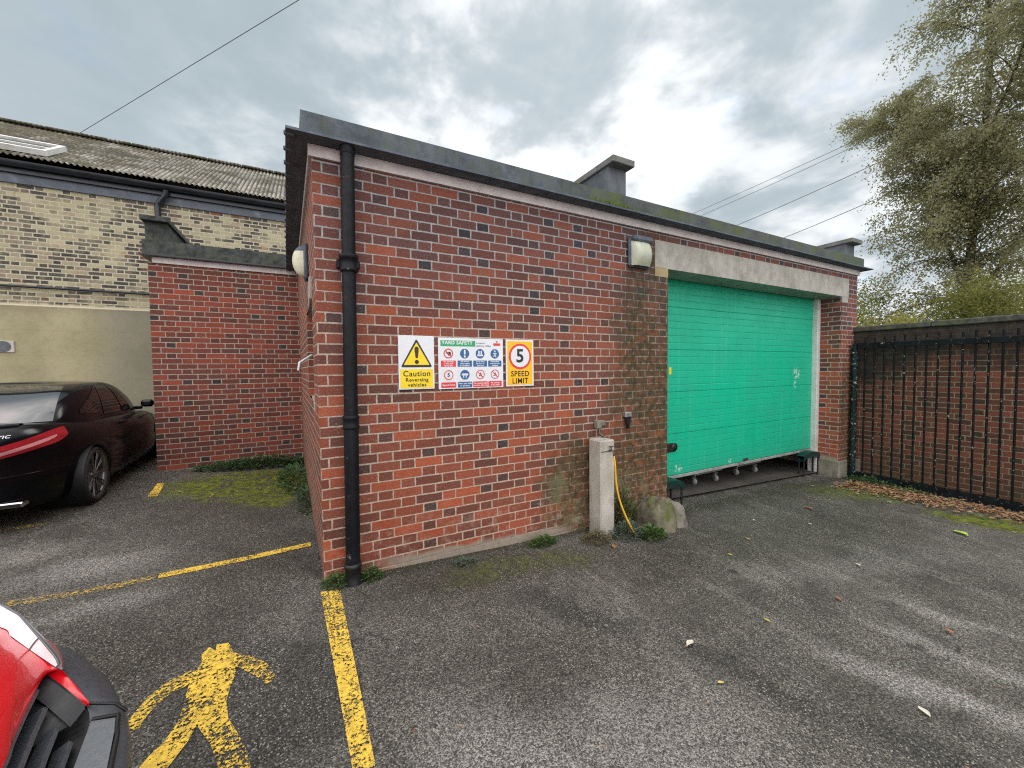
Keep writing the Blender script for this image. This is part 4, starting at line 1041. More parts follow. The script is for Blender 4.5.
# ------------------------------------------------------------------ weeds, litter, leaves
def leaf(mb, p, d, up, ln, wd, bend=.3):
    d = d.normalized(); s = d.cross(up)
    if s.length < 1e-4: s = Vector((1, 0, 0))
    s.normalize(); n_ = s.cross(d)
    a = p; b = p+d*ln*.45+n_*ln*bend*.22; c_ = p+d*ln-n_*ln*bend*.15
    k0 = len(mb.v)
    mb.v += [tuple(a), tuple(b-s*wd/2), tuple(c_), tuple(b+s*wd/2)]
    mb.f += [(k0, k0+1, k0+2), (k0, k0+2, k0+3)]; mb.uv += [None, None]; mb.mi += [0, 0]; mb.sm += [False, False]
def plant(name, x, y, r, h, n, ln, wd, mat, label, cat='weed', group='weeds along the foot of the walls', sy=None, z=None, seed=1, stemmat='twig', flat=.5):
    rnd = random.Random(seed); sy = sy or r; g = G(x, y) if z is None else z
    t = empty(name, (x, y, g), label, cat, group)
    c = MB(); st = MB()
    for i in range(n):
        a = rnd.uniform(0, 6.283); q = rnd.random()**.6
        dx, dy = q*math.cos(a)*r, q*math.sin(a)*sy
        hh = h*(1-q*.7)*rnd.uniform(.15, 1)
        p = Vector((x+dx, y+dy, (G(x+dx, y+dy) if z is None else z)+hh))
        d_ = Vector((math.cos(a)*rnd.uniform(.3, 1)+rnd.uniform(-.5, .5), math.sin(a)*rnd.uniform(.3, 1)+rnd.uniform(-.5, .5), rnd.uniform(-.2, flat+.4)))
        leaf(c, p, d_, Vector((rnd.uniform(-.3, .3), rnd.uniform(-.3, .3), 1)), ln*rnd.uniform(.6, 1.3), wd*rnd.uniform(.6, 1.3))
        if i % 9 == 0: st.tube([(x+dx*.4, y+dy*.4, (G(x, y) if z is None else z)-.01), tuple(p)], .0025, 4, caps=False)
    c.build('leaves', M[mat], t); st.build('stem', M[stemmat], t); return t
def grass(name, x, y, r, h, n, mat, label, sy=None, z=None, seed=1, cat='grass tuft', group='weeds along the foot of the walls'):
    rnd = random.Random(seed); sy = sy or r; c = MB()
    for i in range(n):
        a = rnd.uniform(0, 6.283); q = rnd.random()**.5
        px_, py_ = x+q*math.cos(a)*r, y+q*math.sin(a)*sy; g = G(px_, py_)-.005 if z is None else z
        hh = h*rnd.uniform(.4, 1.1); lx, ly = rnd.uniform(-.5, .5)*hh, rnd.uniform(-.6, .3)*hh; w_ = rnd.uniform(.002, .004); b = rnd.uniform(0, 3.14); wx, wy = w_*math.cos(b), w_*math.sin(b)
        k0 = len(c.v)
        c.v += [(px_-wx, py_-wy, g), (px_+wx, py_+wy, g), (px_+lx*.4+wx, py_+ly*.4+wy, g+hh*.6), (px_+lx*.4-wx, py_+ly*.4-wy, g+hh*.6), (px_+lx, py_+ly, g+hh)]
        c.f += [(k0, k0+1, k0+2, k0+3), (k0+3, k0+2, k0+4)]; c.uv += [None, None]; c.mi += [0, 0]; c.sm += [False, False]
    o = c.build(name, M[mat]); tag(o, label, cat, group); return o
plant('weed', .075, -.065, .085, .09, 260, .028, .014, 'weed', 'small green weed left of the drainpipe foot at the wall corner', seed=2)
plant('weed', .32, -.085, .075, .11, 200, .030, .015, 'weed', 'small green weed right of the drainpipe foot', seed=3, sy=.05)
plant('weed', 1.03, -.16, .10, .06, 160, .026, .012, 'greyleaf', 'tiny grey green weed on the tarmac midway between drainpipe and concrete post', seed=4, sy=.05)
plant('weed', 1.80, -.12, .16, .09, 420, .028, .014, 'weed', 'bright green weed at the wall foot left of the concrete post', seed=5, sy=.06)
plant('weed', 2.30, -.27, .16, .12, 330, .035, .012, 'drygrass', 'brownish weed at the left foot of the concrete post', seed=6, sy=.10)
plant('weed', 2.66, -.30, .17, .17, 420, .05, .016, 'greyleaf', 'grey green weed at the right foot of the concrete post under the hose', seed=7, sy=.12)
plant('weed', 2.86, -.42, .13, .13, 170, .055, .035, 'weed', 'broad leaved green weed in front of the mossy guard stone', seed=8, sy=.10)
plant('weed', 2.78, -.05, .17, .42, 520, .035, .014, 'drygrass', 'tall brownish weed on the wall between concrete post and guard stone', seed=9, sy=.05)
plant('weed', 2.88, -.05, .14, .52, 420, .032, .014, 'weed', 'tall green weed climbing the wall behind the guard stone', seed=19, sy=.05)
plant('bramble', -.68, 3.80, .80, .20, 1300, .055, .030, 'ivy', 'low dark green creeper along the foot of the annex wall', seed=10, sy=.16)
plant('bramble', -.22, 3.00, .22, .12, 520, .055, .030, 'ivy', 'dark green creeper in the corner between annex and side wall', seed=11, sy=.75)
plant('bramble', -.10, 2.0, .09, .09, 300, .045, .024, 'ivy', 'dark green creeper along the foot of the side wall', seed=12, sy=.55)
plant('weed', 7.72, -.36, .26, .10, 330, .05, .026, 'ivy', 'green weed at the foot of the railing post', seed=13, sy=.28)
plant('weed', 7.66, -.85, .16, .06, 170, .045, .024, 'weed', 'low green weed in the leaf litter along the railing', seed=14, sy=.25)
grass('grass_tuft', 2.66, -.09, .32, .07, 420, 'roofgrass', 'green grass growing on the roof kerb in front of the roof parapet', sy=.02, z=3.04, seed=15, group='plants on the roof kerb')
grass('grass_tuft', 3.35, -.09, .4, .045, 300, 'roofgrass', 'short moss tufts on the roof kerb right of the parapet', sy=.02, z=3.04, seed=16, group='plants on the roof kerb')
grass('grass_tuft', 1.9, -.09, .35, .035, 160, 'roofgrass', 'thin moss tufts on the roof kerb left of the parapet', sy=.02, z=3.04, seed=17, group='plants on the roof kerb')
# leaf litter by the railing
rnd = random.Random(31); c = MB()
def flatleaf(c, x, y, ln, rnd, z=None):
    a = rnd.uniform(0, 6.283); g = G(x, y)+(.012 if z is None else z)
    leaf(c, Vector((x, y, g)), Vector((math.cos(a), math.sin(a), rnd.uniform(-.1, .35))), Vector((rnd.uniform(-.3, .3), rnd.uniform(-.3, .3), 1)), ln, ln*rnd.uniform(.45, .8), rnd.uniform(-.6, .8))
for i in range(2600):
    t_ = rnd.random(); y = -.2-2.6*t_; cx_ = 7.28+.28*t_ if t_ < .5 else 7.45+.1*t_; wdt = .42-.12*t_
    x = cx_+rnd.gauss(0, wdt*.55)
    if x > 7.84 or (t_ > .45 and x < 7.35 and rnd.random() < .55): continue
    flatleaf(c, x, y, rnd.uniform(.025, .065), rnd, .010+.02*rnd.random())
o = c.build('leaf_litter', M['litter']); tag(o, 'brown and tan fallen leaves piled along the railing', 'leaves', kind='stuff')
c = MB()
for i in range(170):
    x, y = rnd.uniform(-2.5, 7.6), rnd.uniform(-3, 3)
    if y > -.45 and x > -.1: y = -.45-rnd.random()*2.2
    if -.9 < x < 0 and y < -.2 and rnd.random() < .8: continue
    flatleaf(c, x, y, rnd.uniform(.007, .02), rnd)
for i in range(90): flatleaf(c, rnd.uniform(-1.7, -.2), rnd.uniform(2.0, 3.6), rnd.uniform(.01, .035), rnd)
for i in range(70): flatleaf(c, rnd.gauss(6.6, .7), rnd.gauss(-.6, .5), rnd.uniform(.015, .04), rnd)
o = c.build('leaf_scraps', M['litter']); tag(o, 'tiny dry leaf scraps scattered over the tarmac', 'leaves', kind='stuff')
LV = [(1.885, -1.6, .070, 'paleleaf', 'long pale leaf lying alone on the middle of the tarmac'),
      (2.51, -2.417, .060, 'paleleaf', 'oval white leaf on the tarmac at the lower right'),
      (6.05, -1.717, .14, 'limeleaf', 'large lime yellow leaf in front of the mossy strip by the railing'),
      (1.772, -1.87, .035, 'yellowleaf', 'small yellow leaf just beyond the long pale leaf, nearer the viewer'),
      (2.541, -1.674, .040, 'yellowleaf', 'small yellow leaf right of the long pale leaf'),
      (3.522, -2.253, .055, 'brownleaf', 'orange brown leaf near the right edge of the tarmac'),
      (4.091, -1.573, .050, 'paleleaf', 'small pale leaf on the tarmac between guard stone and railing'),
      (3.295, -1.753, .055, 'brownleaf', 'reddish brown leaf in the middle of the right hand tarmac'),
      (3.714, -.849, .045, 'yellowleaf', 'yellow leaf on the tarmac in front of the guard stone'),
      (4.288, -.573, .045, 'paleleaf', 'pale leaf on the tarmac before the nearer roll cage'),
      (6.69, -.931, .055, 'paleleaf', 'pale leaf at the edge of the leaf litter'),
      (3.216, -.987, .045, 'yellowleaf', 'yellowish leaf on the tarmac below the guard stone'),
      (4.768, -.899, .040, 'paleleaf', 'small pale leaf on the tarmac before the farther roll cage'),
      (5.35, -.62, .10, 'brownleaf', 'brown leaf on the tarmac before the door opening'),
      (2.36, -.44, .09, 'brownleaf', 'curled brown leaf at the foot of the concrete post')]
for x, y, ln, mt_, lb in LV:
    c = MB(); rnd = random.Random(int(x*1000)); a = rnd.uniform(-.6, .6)+(0 if x < 2 else 1)
    g = G(x, y)+.012; d_ = Vector((math.cos(a), math.sin(a), 0)); s_2 = Vector((-math.sin(a), math.cos(a), 0)); rows = []
    for i in range(7):
        v = i/6; w_ = .24*ln*math.sin(math.pi*min(1, v*.93+.05))**.8
        rows.append([tuple(Vector((x, y, g))+d_*ln*(v-.5)+s_2*w_*u+Vector((0, 0, .10*ln*(u*u)+.05*ln*math.sin(v*5)))) for u in (-1, -.5, 0, .5, 1)])
    c.grid(rows); tag(c.build('fallen_leaf', M[mt_]), lb, 'leaf')

# ------------------------------------------------------------------ trees
def branch_tree(x, y, h, seed, label):
    rnd = random.Random(seed); g = G(min(x, 12), y)
    t = empty('birch_tree', (x, y, g), label, 'tree')
    wood = MB(); tw = MB(); lv = MB()
    def stem(p0, d0, ln, n=9, wig=.12, grav=0.0):
        pts = [p0]; d_ = d0.normalized(); seg = ln/n
        for i in range(n):
            d_ = (d_+Vector((rnd.gauss(0, wig), rnd.gauss(0, wig), rnd.gauss(0, wig*.5)-grav*(i/n)))).normalized()
            pts.append(pts[-1]+d_*seg)
        return pts
    main = stem(Vector((x, y, g-.1)), Vector((-.02, .01, 1)), h*.97, 14, .035)
    wood.tube(main, [.10*(1-i/15)**.8+.008 for i in range(15)], 9); stems = [(main, 0)]
    for k_, dd, l_ in ((3, Vector((-.1, -.36, 1)), .58), (4, Vector((.1, .26, 1)), .50), (5, Vector((-.3, -.1, 1)), .42), (6, Vector((.2, .30, 1)), .40)):
        s2 = stem(main[k_], dd, h*l_, 11, .06); wood.tube(s2, [.045*(1-i/12)+.006 for i in range(12)], 7); stems.append((s2, 1))
    def put_leaves(p, q, n, sp):
        for _ in range(n):
            c_ = p.lerp(q, rnd.random())+Vector((rnd.gauss(0, sp), rnd.gauss(0, sp), rnd.gauss(0, sp)))
            s_ = rnd.uniform(.036, .070)
            leaf(lv, c_, Vector((rnd.gauss(0, .7), rnd.gauss(0, .7), rnd.gauss(-.5, .6))), Vector((rnd.gauss(0, 1), rnd.gauss(0, 1), rnd.gauss(0, 1))), s_, s_*.75, .2)
    for pts, lev in stems:
        nb = 112 if lev == 0 else 38
        for b in range(nb):
            f = .07+.91*(b+rnd.random())/nb
            i = min(len(pts)-2, int(f*(len(pts)-1))); p = pts[i].lerp(pts[i+1], f*(len(pts)-1)-i)
            a = rnd.uniform(0, 6.283); rel = (p.z-g)/h
            ln = (.9+2.3*max(0, math.sin(math.pi*min(1, rel*.76+.20)))**.8)*rnd.uniform(.45, 1.0)*(1 if lev == 0 else .62)*(1 if rel < .40 else .72)
            br = stem(p, Vector((math.cos(a), math.sin(a), rnd.uniform(.2, 1.0)*(1 if rel > .3 else .5))), ln, 8, .13, .30)
            wood.tube(br, [.012*(1-j/9)*(ln/2)**.5+.0025 for j in range(9)], 4, caps=False)
            for j in range(1, 9):
                for _ in range(2 if j < 4 else 4):
                    q = br[j].lerp(br[j-1], rnd.random())
                    tip = q+Vector((rnd.gauss(0, .34), rnd.gauss(0, .34), -rnd.uniform(-.05, .8)))*rnd.uniform(.3, 1.0)
                    if rnd.random() < .5: tw.tube([q, q.lerp(tip, .5)+Vector((0, 0, .05)), tip], .003, 3, caps=False, smooth=False)
                    put_leaves(q, tip, rnd.randint(14, 26), .075)
    wood.build('trunk', M['bark'], t); tw.build('twigs', M['twig'], t); lv.build('crown', M['birch'], t)
    print('leaves', len(lv.f)//2)
branch_tree(14.2, .20, 13.5, 41, 'tall airy birch tree with drooping olive leaves rising behind the boundary wall')
def shrub(x, y, rx_, ry_, h, n, mat, label, seed, z0=0.0):
    rnd = random.Random(seed); g = G(min(x, 12), y)
    t = empty('shrub', (x, y, g), label, 'shrub', 'shrubs behind the boundary wall'); lv = MB(); wd_ = MB()
    lob = [(rnd.gauss(0, .45)*rx_, rnd.gauss(0, .45)*ry_, rnd.uniform(.35, .92)*h, rnd.uniform(.28, .5)) for _ in range(15)]
    for lx, ly, lz, lr in lob:
        wd_.tube([(x, y, g), (x+lx*.5, y+ly*.5, g+lz*.5), (x+lx, y+ly, g+lz)], [.02, .014, .006], 5, caps=False)
        for _ in range(int(n/15)):
            a = rnd.uniform(0, 6.283); b = math.asin(rnd.uniform(-1, 1)); q = rnd.random()**.4*(1+.25*math.sin(a*5+lx*9)+.2*math.sin(b*7+a*3))
            p = Vector((x+lx+lr*q*rx_*math.cos(a)*math.cos(b), y+ly+lr*q*ry_*math.sin(a)*math.cos(b), g+lz+lr*q*h*.45*math.sin(b)))
            s_ = rnd.uniform(.04, .08)
            leaf(lv, p, Vector((rnd.gauss(0, 1), rnd.gauss(0, 1), rnd.gauss(.2, .8))), Vector((rnd.gauss(0, 1), rnd.gauss(0, 1), 1)), s_, s_*.6)
    lv.build('foliage', M[mat], t); wd_.build('branches', M['twig'], t)
shrub(11.3, 1.7, 1.5, 1.5, 3.5, 26000, 'shrub', 'olive green shrub nearest the garage behind the boundary wall', 51)
shrub(10.6, .45, .9, .8, 3.0, 12000, 'shrub2', 'small yellow green shrub in front of the birch trunk', 52)
shrub(12.4, -.9, 1.5, 1.7, 3.7, 26000, 'shrub', 'wide olive shrub behind the wall at the right edge', 53)
shrub(15.5, 2.4, 1.8, 2.2, 4.4, 24000, 'shrub', 'large shrub in the background behind the garage corner', 54)
shrub(16.5, -1.6, 2.0, 2.4, 4.8, 24000, 'shrub2', 'large yellowish shrub behind the birch tree', 55)

# ------------------------------------------------------------------ cars
def wheel(root, x, y, r, side, rimr, rimmat, spokes=10, wdt=.20):
    """side: +1 outer face towards +x, axis along x (local)"""
    z = r
    c = MB(); c.lathe((x, y, z), [(rimr, side*.0), (rimr+.012, side*.012), (r-.02, side*.005), (r, -side*.03), (r, -side*(wdt-.03)), (rimr, -side*wdt), (0, -side*wdt)], 36, axis=0)
    w = c.build('wheel', M['rubber'], root, local=True)
    c = MB(); c.lathe((x, y, z), [(rimr+.001, -side*.14), (rimr-.008, -side*.02), (rimr+.004, side*.004), (rimr-.016, side*.006), (rimr-.022, -side*.03)], 36, axis=0)
    for i in range(spokes):
        a = 2*math.pi*i/spokes
        for o_ in (-.05, .05):
            ca, sa = math.cos(a+o_*1.6), math.sin(a+o_*1.6)
            c.tube([(x-side*.02, y+.04*math.cos(a), z+.04*math.sin(a)), (x-side*.012, y+(rimr-.02)*ca, z+(rimr-.02)*sa)], .0075, 5)
    c.lathe((x, y, z), [(0, side*.002), (.045, -side*.004), (.055, -side*.03)], 16, axis=0)
    c.build('rim', rimmat, root, w, local=True)
    c = MB(); c.lathe((x-side*.09, y, z), [(0, 0), (rimr-.06, 0), (rimr-.06, side*.01), (0, side*.01)], 24, axis=0); c.build('brake_disc', M['steel'], root, w, local=True)

def black_sedan():
    rz = R(1.5)
    t = empty('sedan', (-2.93, 3.93, .062), 'black four door saloon car with red tail lights parked nose in beside the annex', 'car', None, rz)
    L2, W2 = 2.14, .83
    N = 80
    def plan(hl_r, hl_f, hw, n_r=3.4, n_f=2.8):
        """closed half perimeter from rear centre to front centre, resampled by arc length"""
        pts = []
        for i in range(161):
            f = math.pi*i/160; sx, cy = math.sin(f), -math.cos(f)
            n_ = n_r if cy < 0 else n_f
            L = hl_r if cy < 0 else hl_f
            pts.append((hw*abs(sx)**(2/n_), L*math.copysign(abs(cy)**(2/n_), cy)))
        acc = [0]
        for a, b in zip(pts, pts[1:]): acc.append(acc[-1]+math.dist(a, b))
        out = []; j = 0
        for i in range(N+1):
            s = acc[-1]*i/N
            while j < len(acc)-2 and acc[j+1] < s: j += 1
            f = (s-acc[j])/max(1e-9, acc[j+1]-acc[j]); out.append((pts[j][0]+(pts[j+1][0]-pts[j][0])*f, pts[j][1]+(pts[j+1][1]-pts[j][1])*f))
        return out
    def lerp_tab(tab, v):
        for (a, p), (b, q) in zip(tab, tab[1:]):
            if v <= b: f = (v-a)/(b-a); f = f*f*(3-2*f)*.35+f*.65; return p+(q-p)*f
        return tab[-1][1]
    inset = [(0, .075), (.08, .03), (.2, .010), (.38, .0), (.52, .012), (.62, .008), (.74, .0), (.84, .022), (.93, .06), (1, .12)]
    shoulder = [(-2.2, .935), (-1.9, .925), (-1.2, .90), (-.4, .875), (.6, .84), (1.2, .78), (1.8, .68), (2.2, .60)]
    zb = .17
    def body(s, v, off=0.0):
        i_ = lerp_tab(inset, v)-off
        # the rear face tucks under and leans in above the lights
        pl_ = plans[0]; f = s*N; j = min(N-1, int(f)); f -= j
        x = pl_[j][0]+(pl_[j+1][0]-pl_[j][0])*f; y = pl_[j][1]+(pl_[j+1][1]-pl_[j][1])*f
        sc = 1-i_/W2; x *= sc
        y -= math.copysign(1, y)*min(1, abs(y)/L2)**3*i_*1.3
        x *= 1-.05*max(0, -y-1.3)      # tail tapers
        zt = lerp_tab(shoulder, y)
        return Vector((x, y, zb+(zt-zb)*v))
    plans = [plan(L2, L2, W2)]
    vs = [i/26 for i in range(27)]
    c = MB()
    for m in (1, -1):
        rows = [[(b.x*m, b.y, b.z) for b in [body(i/N, v) for v in vs]] for i in range(N+1)]
        if m < 0: rows = rows[::-1]
        c.grid(rows)
    # deck: bonnet and boot lid
    rows = []
    for i in range(N+1):
        b = body(i/N, 1); rows.append([(b.x*u, b.y, b.z+.035*(1-u*u)*(min(1, b.x/.5))) for u in [1-2*j/16 for j in range(17)]])
    c.grid(rows)
    def inarch(f):
        q = [Vector(c.v[i]) for i in f]; m_ = sum(q, Vector())/len(q)
        return abs(m_.x) > .5 and m_.z < .76 and min(math.hypot(m_.y-yw, m_.z-.302) for yw in (-1.21, 1.27)) < .335
    kp = [i for i, f in enumerate(c.f) if not inarch(f)]
    c.f = [c.f[i] for i in kp]; c.uv = [c.uv[i] for i in kp]; c.mi = [c.mi[i] for i in kp]; c.sm = [c.sm[i] for i in kp]
    bo = weld(c.build('body', M['carblack'], t, local=True))
    def bodyx(y, z):
        j = min(range(8, N-8), key=lambda i: abs(plans[0][i][1]-y)); v = (z-zb)/(lerp_tab(shoulder, y)-zb)
        a, b = body((j-1)/N, v), body((j+1)/N, v); f = (y-a.y)/(b.y-a.y) if abs(b.y-a.y) > 1e-6 else .5
        return a.x+(b.x-a.x)*clampf(f, -1, 2)
    # cabin
    belt_r, belt_f, top_r, top_f = -1.66, .92, -.62, .02
    def cab(s, v, off=0.0):
        """s 0 rear centre .. 1 front centre"""
        a = v*math.pi/2; q = .50*v+.50*(1-math.cos(a)); zq = math.sin(a)**.92
        hw = (.735-.24*q)+off; yr = belt_r+(top_r-belt_r)*(.62*v**1.0+.38*(1-math.cos(a))); yf = belt_f+(top_f-belt_f)*(.7*v+.3*(1-math.cos(a)))
        yc, hl = (yr+yf)/2, (yf-yr)/2+off
        pl_ = cabplan; f = s*N; j = min(N-1, int(f)); f -= j
        x = pl_[j][0]+(pl_[j+1][0]-pl_[j][0])*f; y = pl_[j][1]+(pl_[j+1][1]-pl_[j][1])*f
        zbelt = lerp_tab(shoulder, y*hl+yc)-.03
        return Vector((x*hw, yc+y*hl, zbelt+(1.285-zbelt)*zq+off*.8*v))
    pr = plan(1.3, 1.3, .72, 4.5, 4.0)
    cabplan = [(x/.72, y/1.3) for x, y in pr]
    c = MB(); vv = [i/18 for i in range(19)]
    for m in (1, -1):
        rows = [[(b.x*m, b.y, b.z) for b in [cab(i/N, v) for v in vv]] for i in range(N+1)]
        if m < 0: rows = rows[::-1]
        c.grid(rows)
    rows = []
    for i in range(N+1):
        b = cab(i/N, 1); rows.append([(b.x*u, b.y, b.z+.016*(1-u*u)*min(1, b.x/.3)) for u in [1-j/5 for j in range(11)]])
    c.grid(rows); weld(c.build('cabin', M['carblack'], t, local=True))
    def patch(fn, s0, s1, v0, v1, mat, nm, off=.005, m=1, ns=14, nv=8, v0b=None, v1b=None, parent=None, both=False):
        c = MB(); rows = []
        for i in range(ns+1):
            f = i/ns; s = s0+(s1-s0)*f
            a = v0+((v0b if v0b is not None else v0)-v0)*f; b = v1+((v1b if v1b is not None else v1)-v1)*f
            if fn is body and f > .75: h_ = (b-a)*.5*(1-math.sqrt(1-((f-.75)/.25)**2*.85)); a += h_; b -= h_*.6
            rows.append([(lambda p: (p.x*m, p.y, p.z))(fn(s, a+(b-a)*j/nv, off)) for j in range(nv+1)])
        if m < 0: rows = rows[::-1]
        c.grid(rows)
        return c.build(nm, M[mat], t, parent, local=True)
    # rear window as one sheet over the centre line
    c = MB(); rows = []
    for i in range(-14, 15):
        s = .172*abs(i)/14; m = 1 if i >= 0 else -1
        rows.append([(p.x*m, p.y, p.z) for p in [cab(s, .06+(.80-.06)*j/8-.05*(abs(i)/14)**6*(j/8), .005) for j in range(9)]])
    c.grid(rows); c.build('rear_window', M['rearglass'], t, local=True)
    c = MB(); rows = []
    for i in range(-14, 15):
        s = 1-.155*abs(i)/14; m = 1 if i < 0 else -1
        rows.append([(p.x*m, p.y, p.z) for p in [cab(s, .08+(.82-.08)*j/8, .005) for j in range(9)]])
    c.grid(rows); c.build('windscreen', M['carglass'], t, local=True)
    for m in (1, -1):
        patch(cab, .25, .39, .14, .20, 'carglass', 'side_window', m=m, v1b=.74, v0b=.08)
        patch(cab, .398, .56, .08, .74, 'carglass', 'side_window', m=m, v1b=.80)
        patch(cab, .572, .80, .08, .80, 'carglass', 'side_window', m=m, v1b=.16)
        # lamps
        tl = patch(body, .060, .205, .60, .73, 'taillight', 'taillight', .008, m, 40, 16, v0b=.80, v1b=.97)
        patch(body, .075, .180, .645, .685, 'tailclear', 'taillight_bar', .011, m, 30, 5, v0b=.825, v1b=.865, parent=tl)
        patch(body, .80, .93, .62, .92, 'headlamp', 'headlight', .006, m, 10, 5)
        # mirror
        c = MB(); 
        c.bbox(min(.76*m, .90*m), max(.76*m, .90*m), .42, .52, .90, 1.005, .03); c.bbox(min(.62*m, .77*m), max(.62*m, .77*m), .44, .50, .87, .92, .01)
        mo = c.build('wing_mirror', M['carblack'], t, local=True)
        for yy in (-.42, .42):
            pz = .79; c = MB(); xb = body(.5+yy/4.6, .86, .012).x
            c.bbox(min(m*xb-.012, m*xb+.012), max(m*xb-.012, m*xb+.012), yy-.09, yy+.09, pz-.012, pz+.012, .004); c.build('door_handle', M['carblack'], t, local=True)
        # door shut lines
        for yy in (-.86, .0, .86):
            c = MB(); pts = []
            best = min(range(N+1), key=lambda i: abs(body(i/N, .5).y-yy))
            c.tube([(lambda p: (p.x*m, p.y, p.z))(body(best/N, .1+.88*j/12, .0012)) for j in range(13)], .0035, 4); c.build('shut_line', M['grilleblack'], t, local=True)
        # sill highlight and arches
        for yw in (-1.21, 1.27):
            c = MB(); rows = []
            for i in range(37):
                a = R(-22+224*i/36); row = []
                for rr, dx in ((.312, -.05), (.318, .0), (.332, .006), (.352, .004), (.366, .0015)):
                    yy, z_ = yw+rr*math.cos(a), .302+rr*math.sin(a); row.append((m*(bodyx(yy, max(z_, zb+.01))+dx), yy, z_))
                rows.append(row)
            c.grid(rows[::-1] if m > 0 else rows); c.build('wheel_arch', M['carblack'], t, local=True)
            c = MB(); c.lathe((m*.80, yw, .302), [(.33, 0), (.33, -m*.35), (0, -m*.36)], 28, axis=0); c.build('wheel_well', M['grilleblack'], t, local=True)
            wheel(t, m*(W2-.035), yw, .302, m, .262, M['alloy'], 10, .16)
        c = MB(); c.bbox(min(m*.36, m*.60), max(m*.36, m*.60), -2.07, -1.98, .235, .280, .012); eo = c.build('exhaust_trim', M['chrome'], t, local=True)
        c = MB(); c.bbox(min(m*.38, m*.58), max(m*.38, m*.58), -2.074, -2.068, .244, .270, .002); c.build('exhaust_hole', M['grilleblack'], t, eo, local=True)
    # bumper crease and boot shut line
    c = MB()
    for m in (1, -1):
        c.tube([(lambda p: (p.x*m, p.y, p.z))(body(.24*j/16, .43, .004)) for j in range(17)], .006, 5)
        c.tube([(lambda p: (p.x*m, p.y, p.z))(body(.12*j/12, .14, .004)) for j in range(13)], .012, 5)
    c.build('bumper_crease', M['carblack'], t, local=True)
    c = MB()
    def badge(u, w_):
        x = .43+u; z = .845+w_; v = (z-zb)/(lerp_tab(shoulder, -2.1)-zb)
        j = min(range(1, 500), key=lambda i: abs(body(i/3000, v).x-x)); return (x, body(j/3000, v, .006).y, z)
    text_into(c, '4MATIC', 0, 0, .034, 0, bold=.0006, flip=badge); c.build('badge', M['badge'], t, local=True)
    c = MB(); c.bbox(-.26, .26, -2.150, -2.13, .46, .57, .003); c.build('number_plate', M['sign_yellow'], t, local=True)
    # boot lip spoiler
    c = MB(); rows = []
    for i in range(-12, 13):
        s = .13*abs(i)/12; m = 1 if i >= 0 else -1; p = body(s, 1.0)
        rows.append([(p.x*m, p.y-.012, p.z-.012), (p.x*m, p.y-.015, p.z+.012), (p.x*m*.98, p.y+.04, p.z+.022), (p.x*m*.96, p.y+.12, p.z+.006)])
    c.grid(rows); c.build('boot_lip', M['carblack'], t, local=True)
black_sedan()

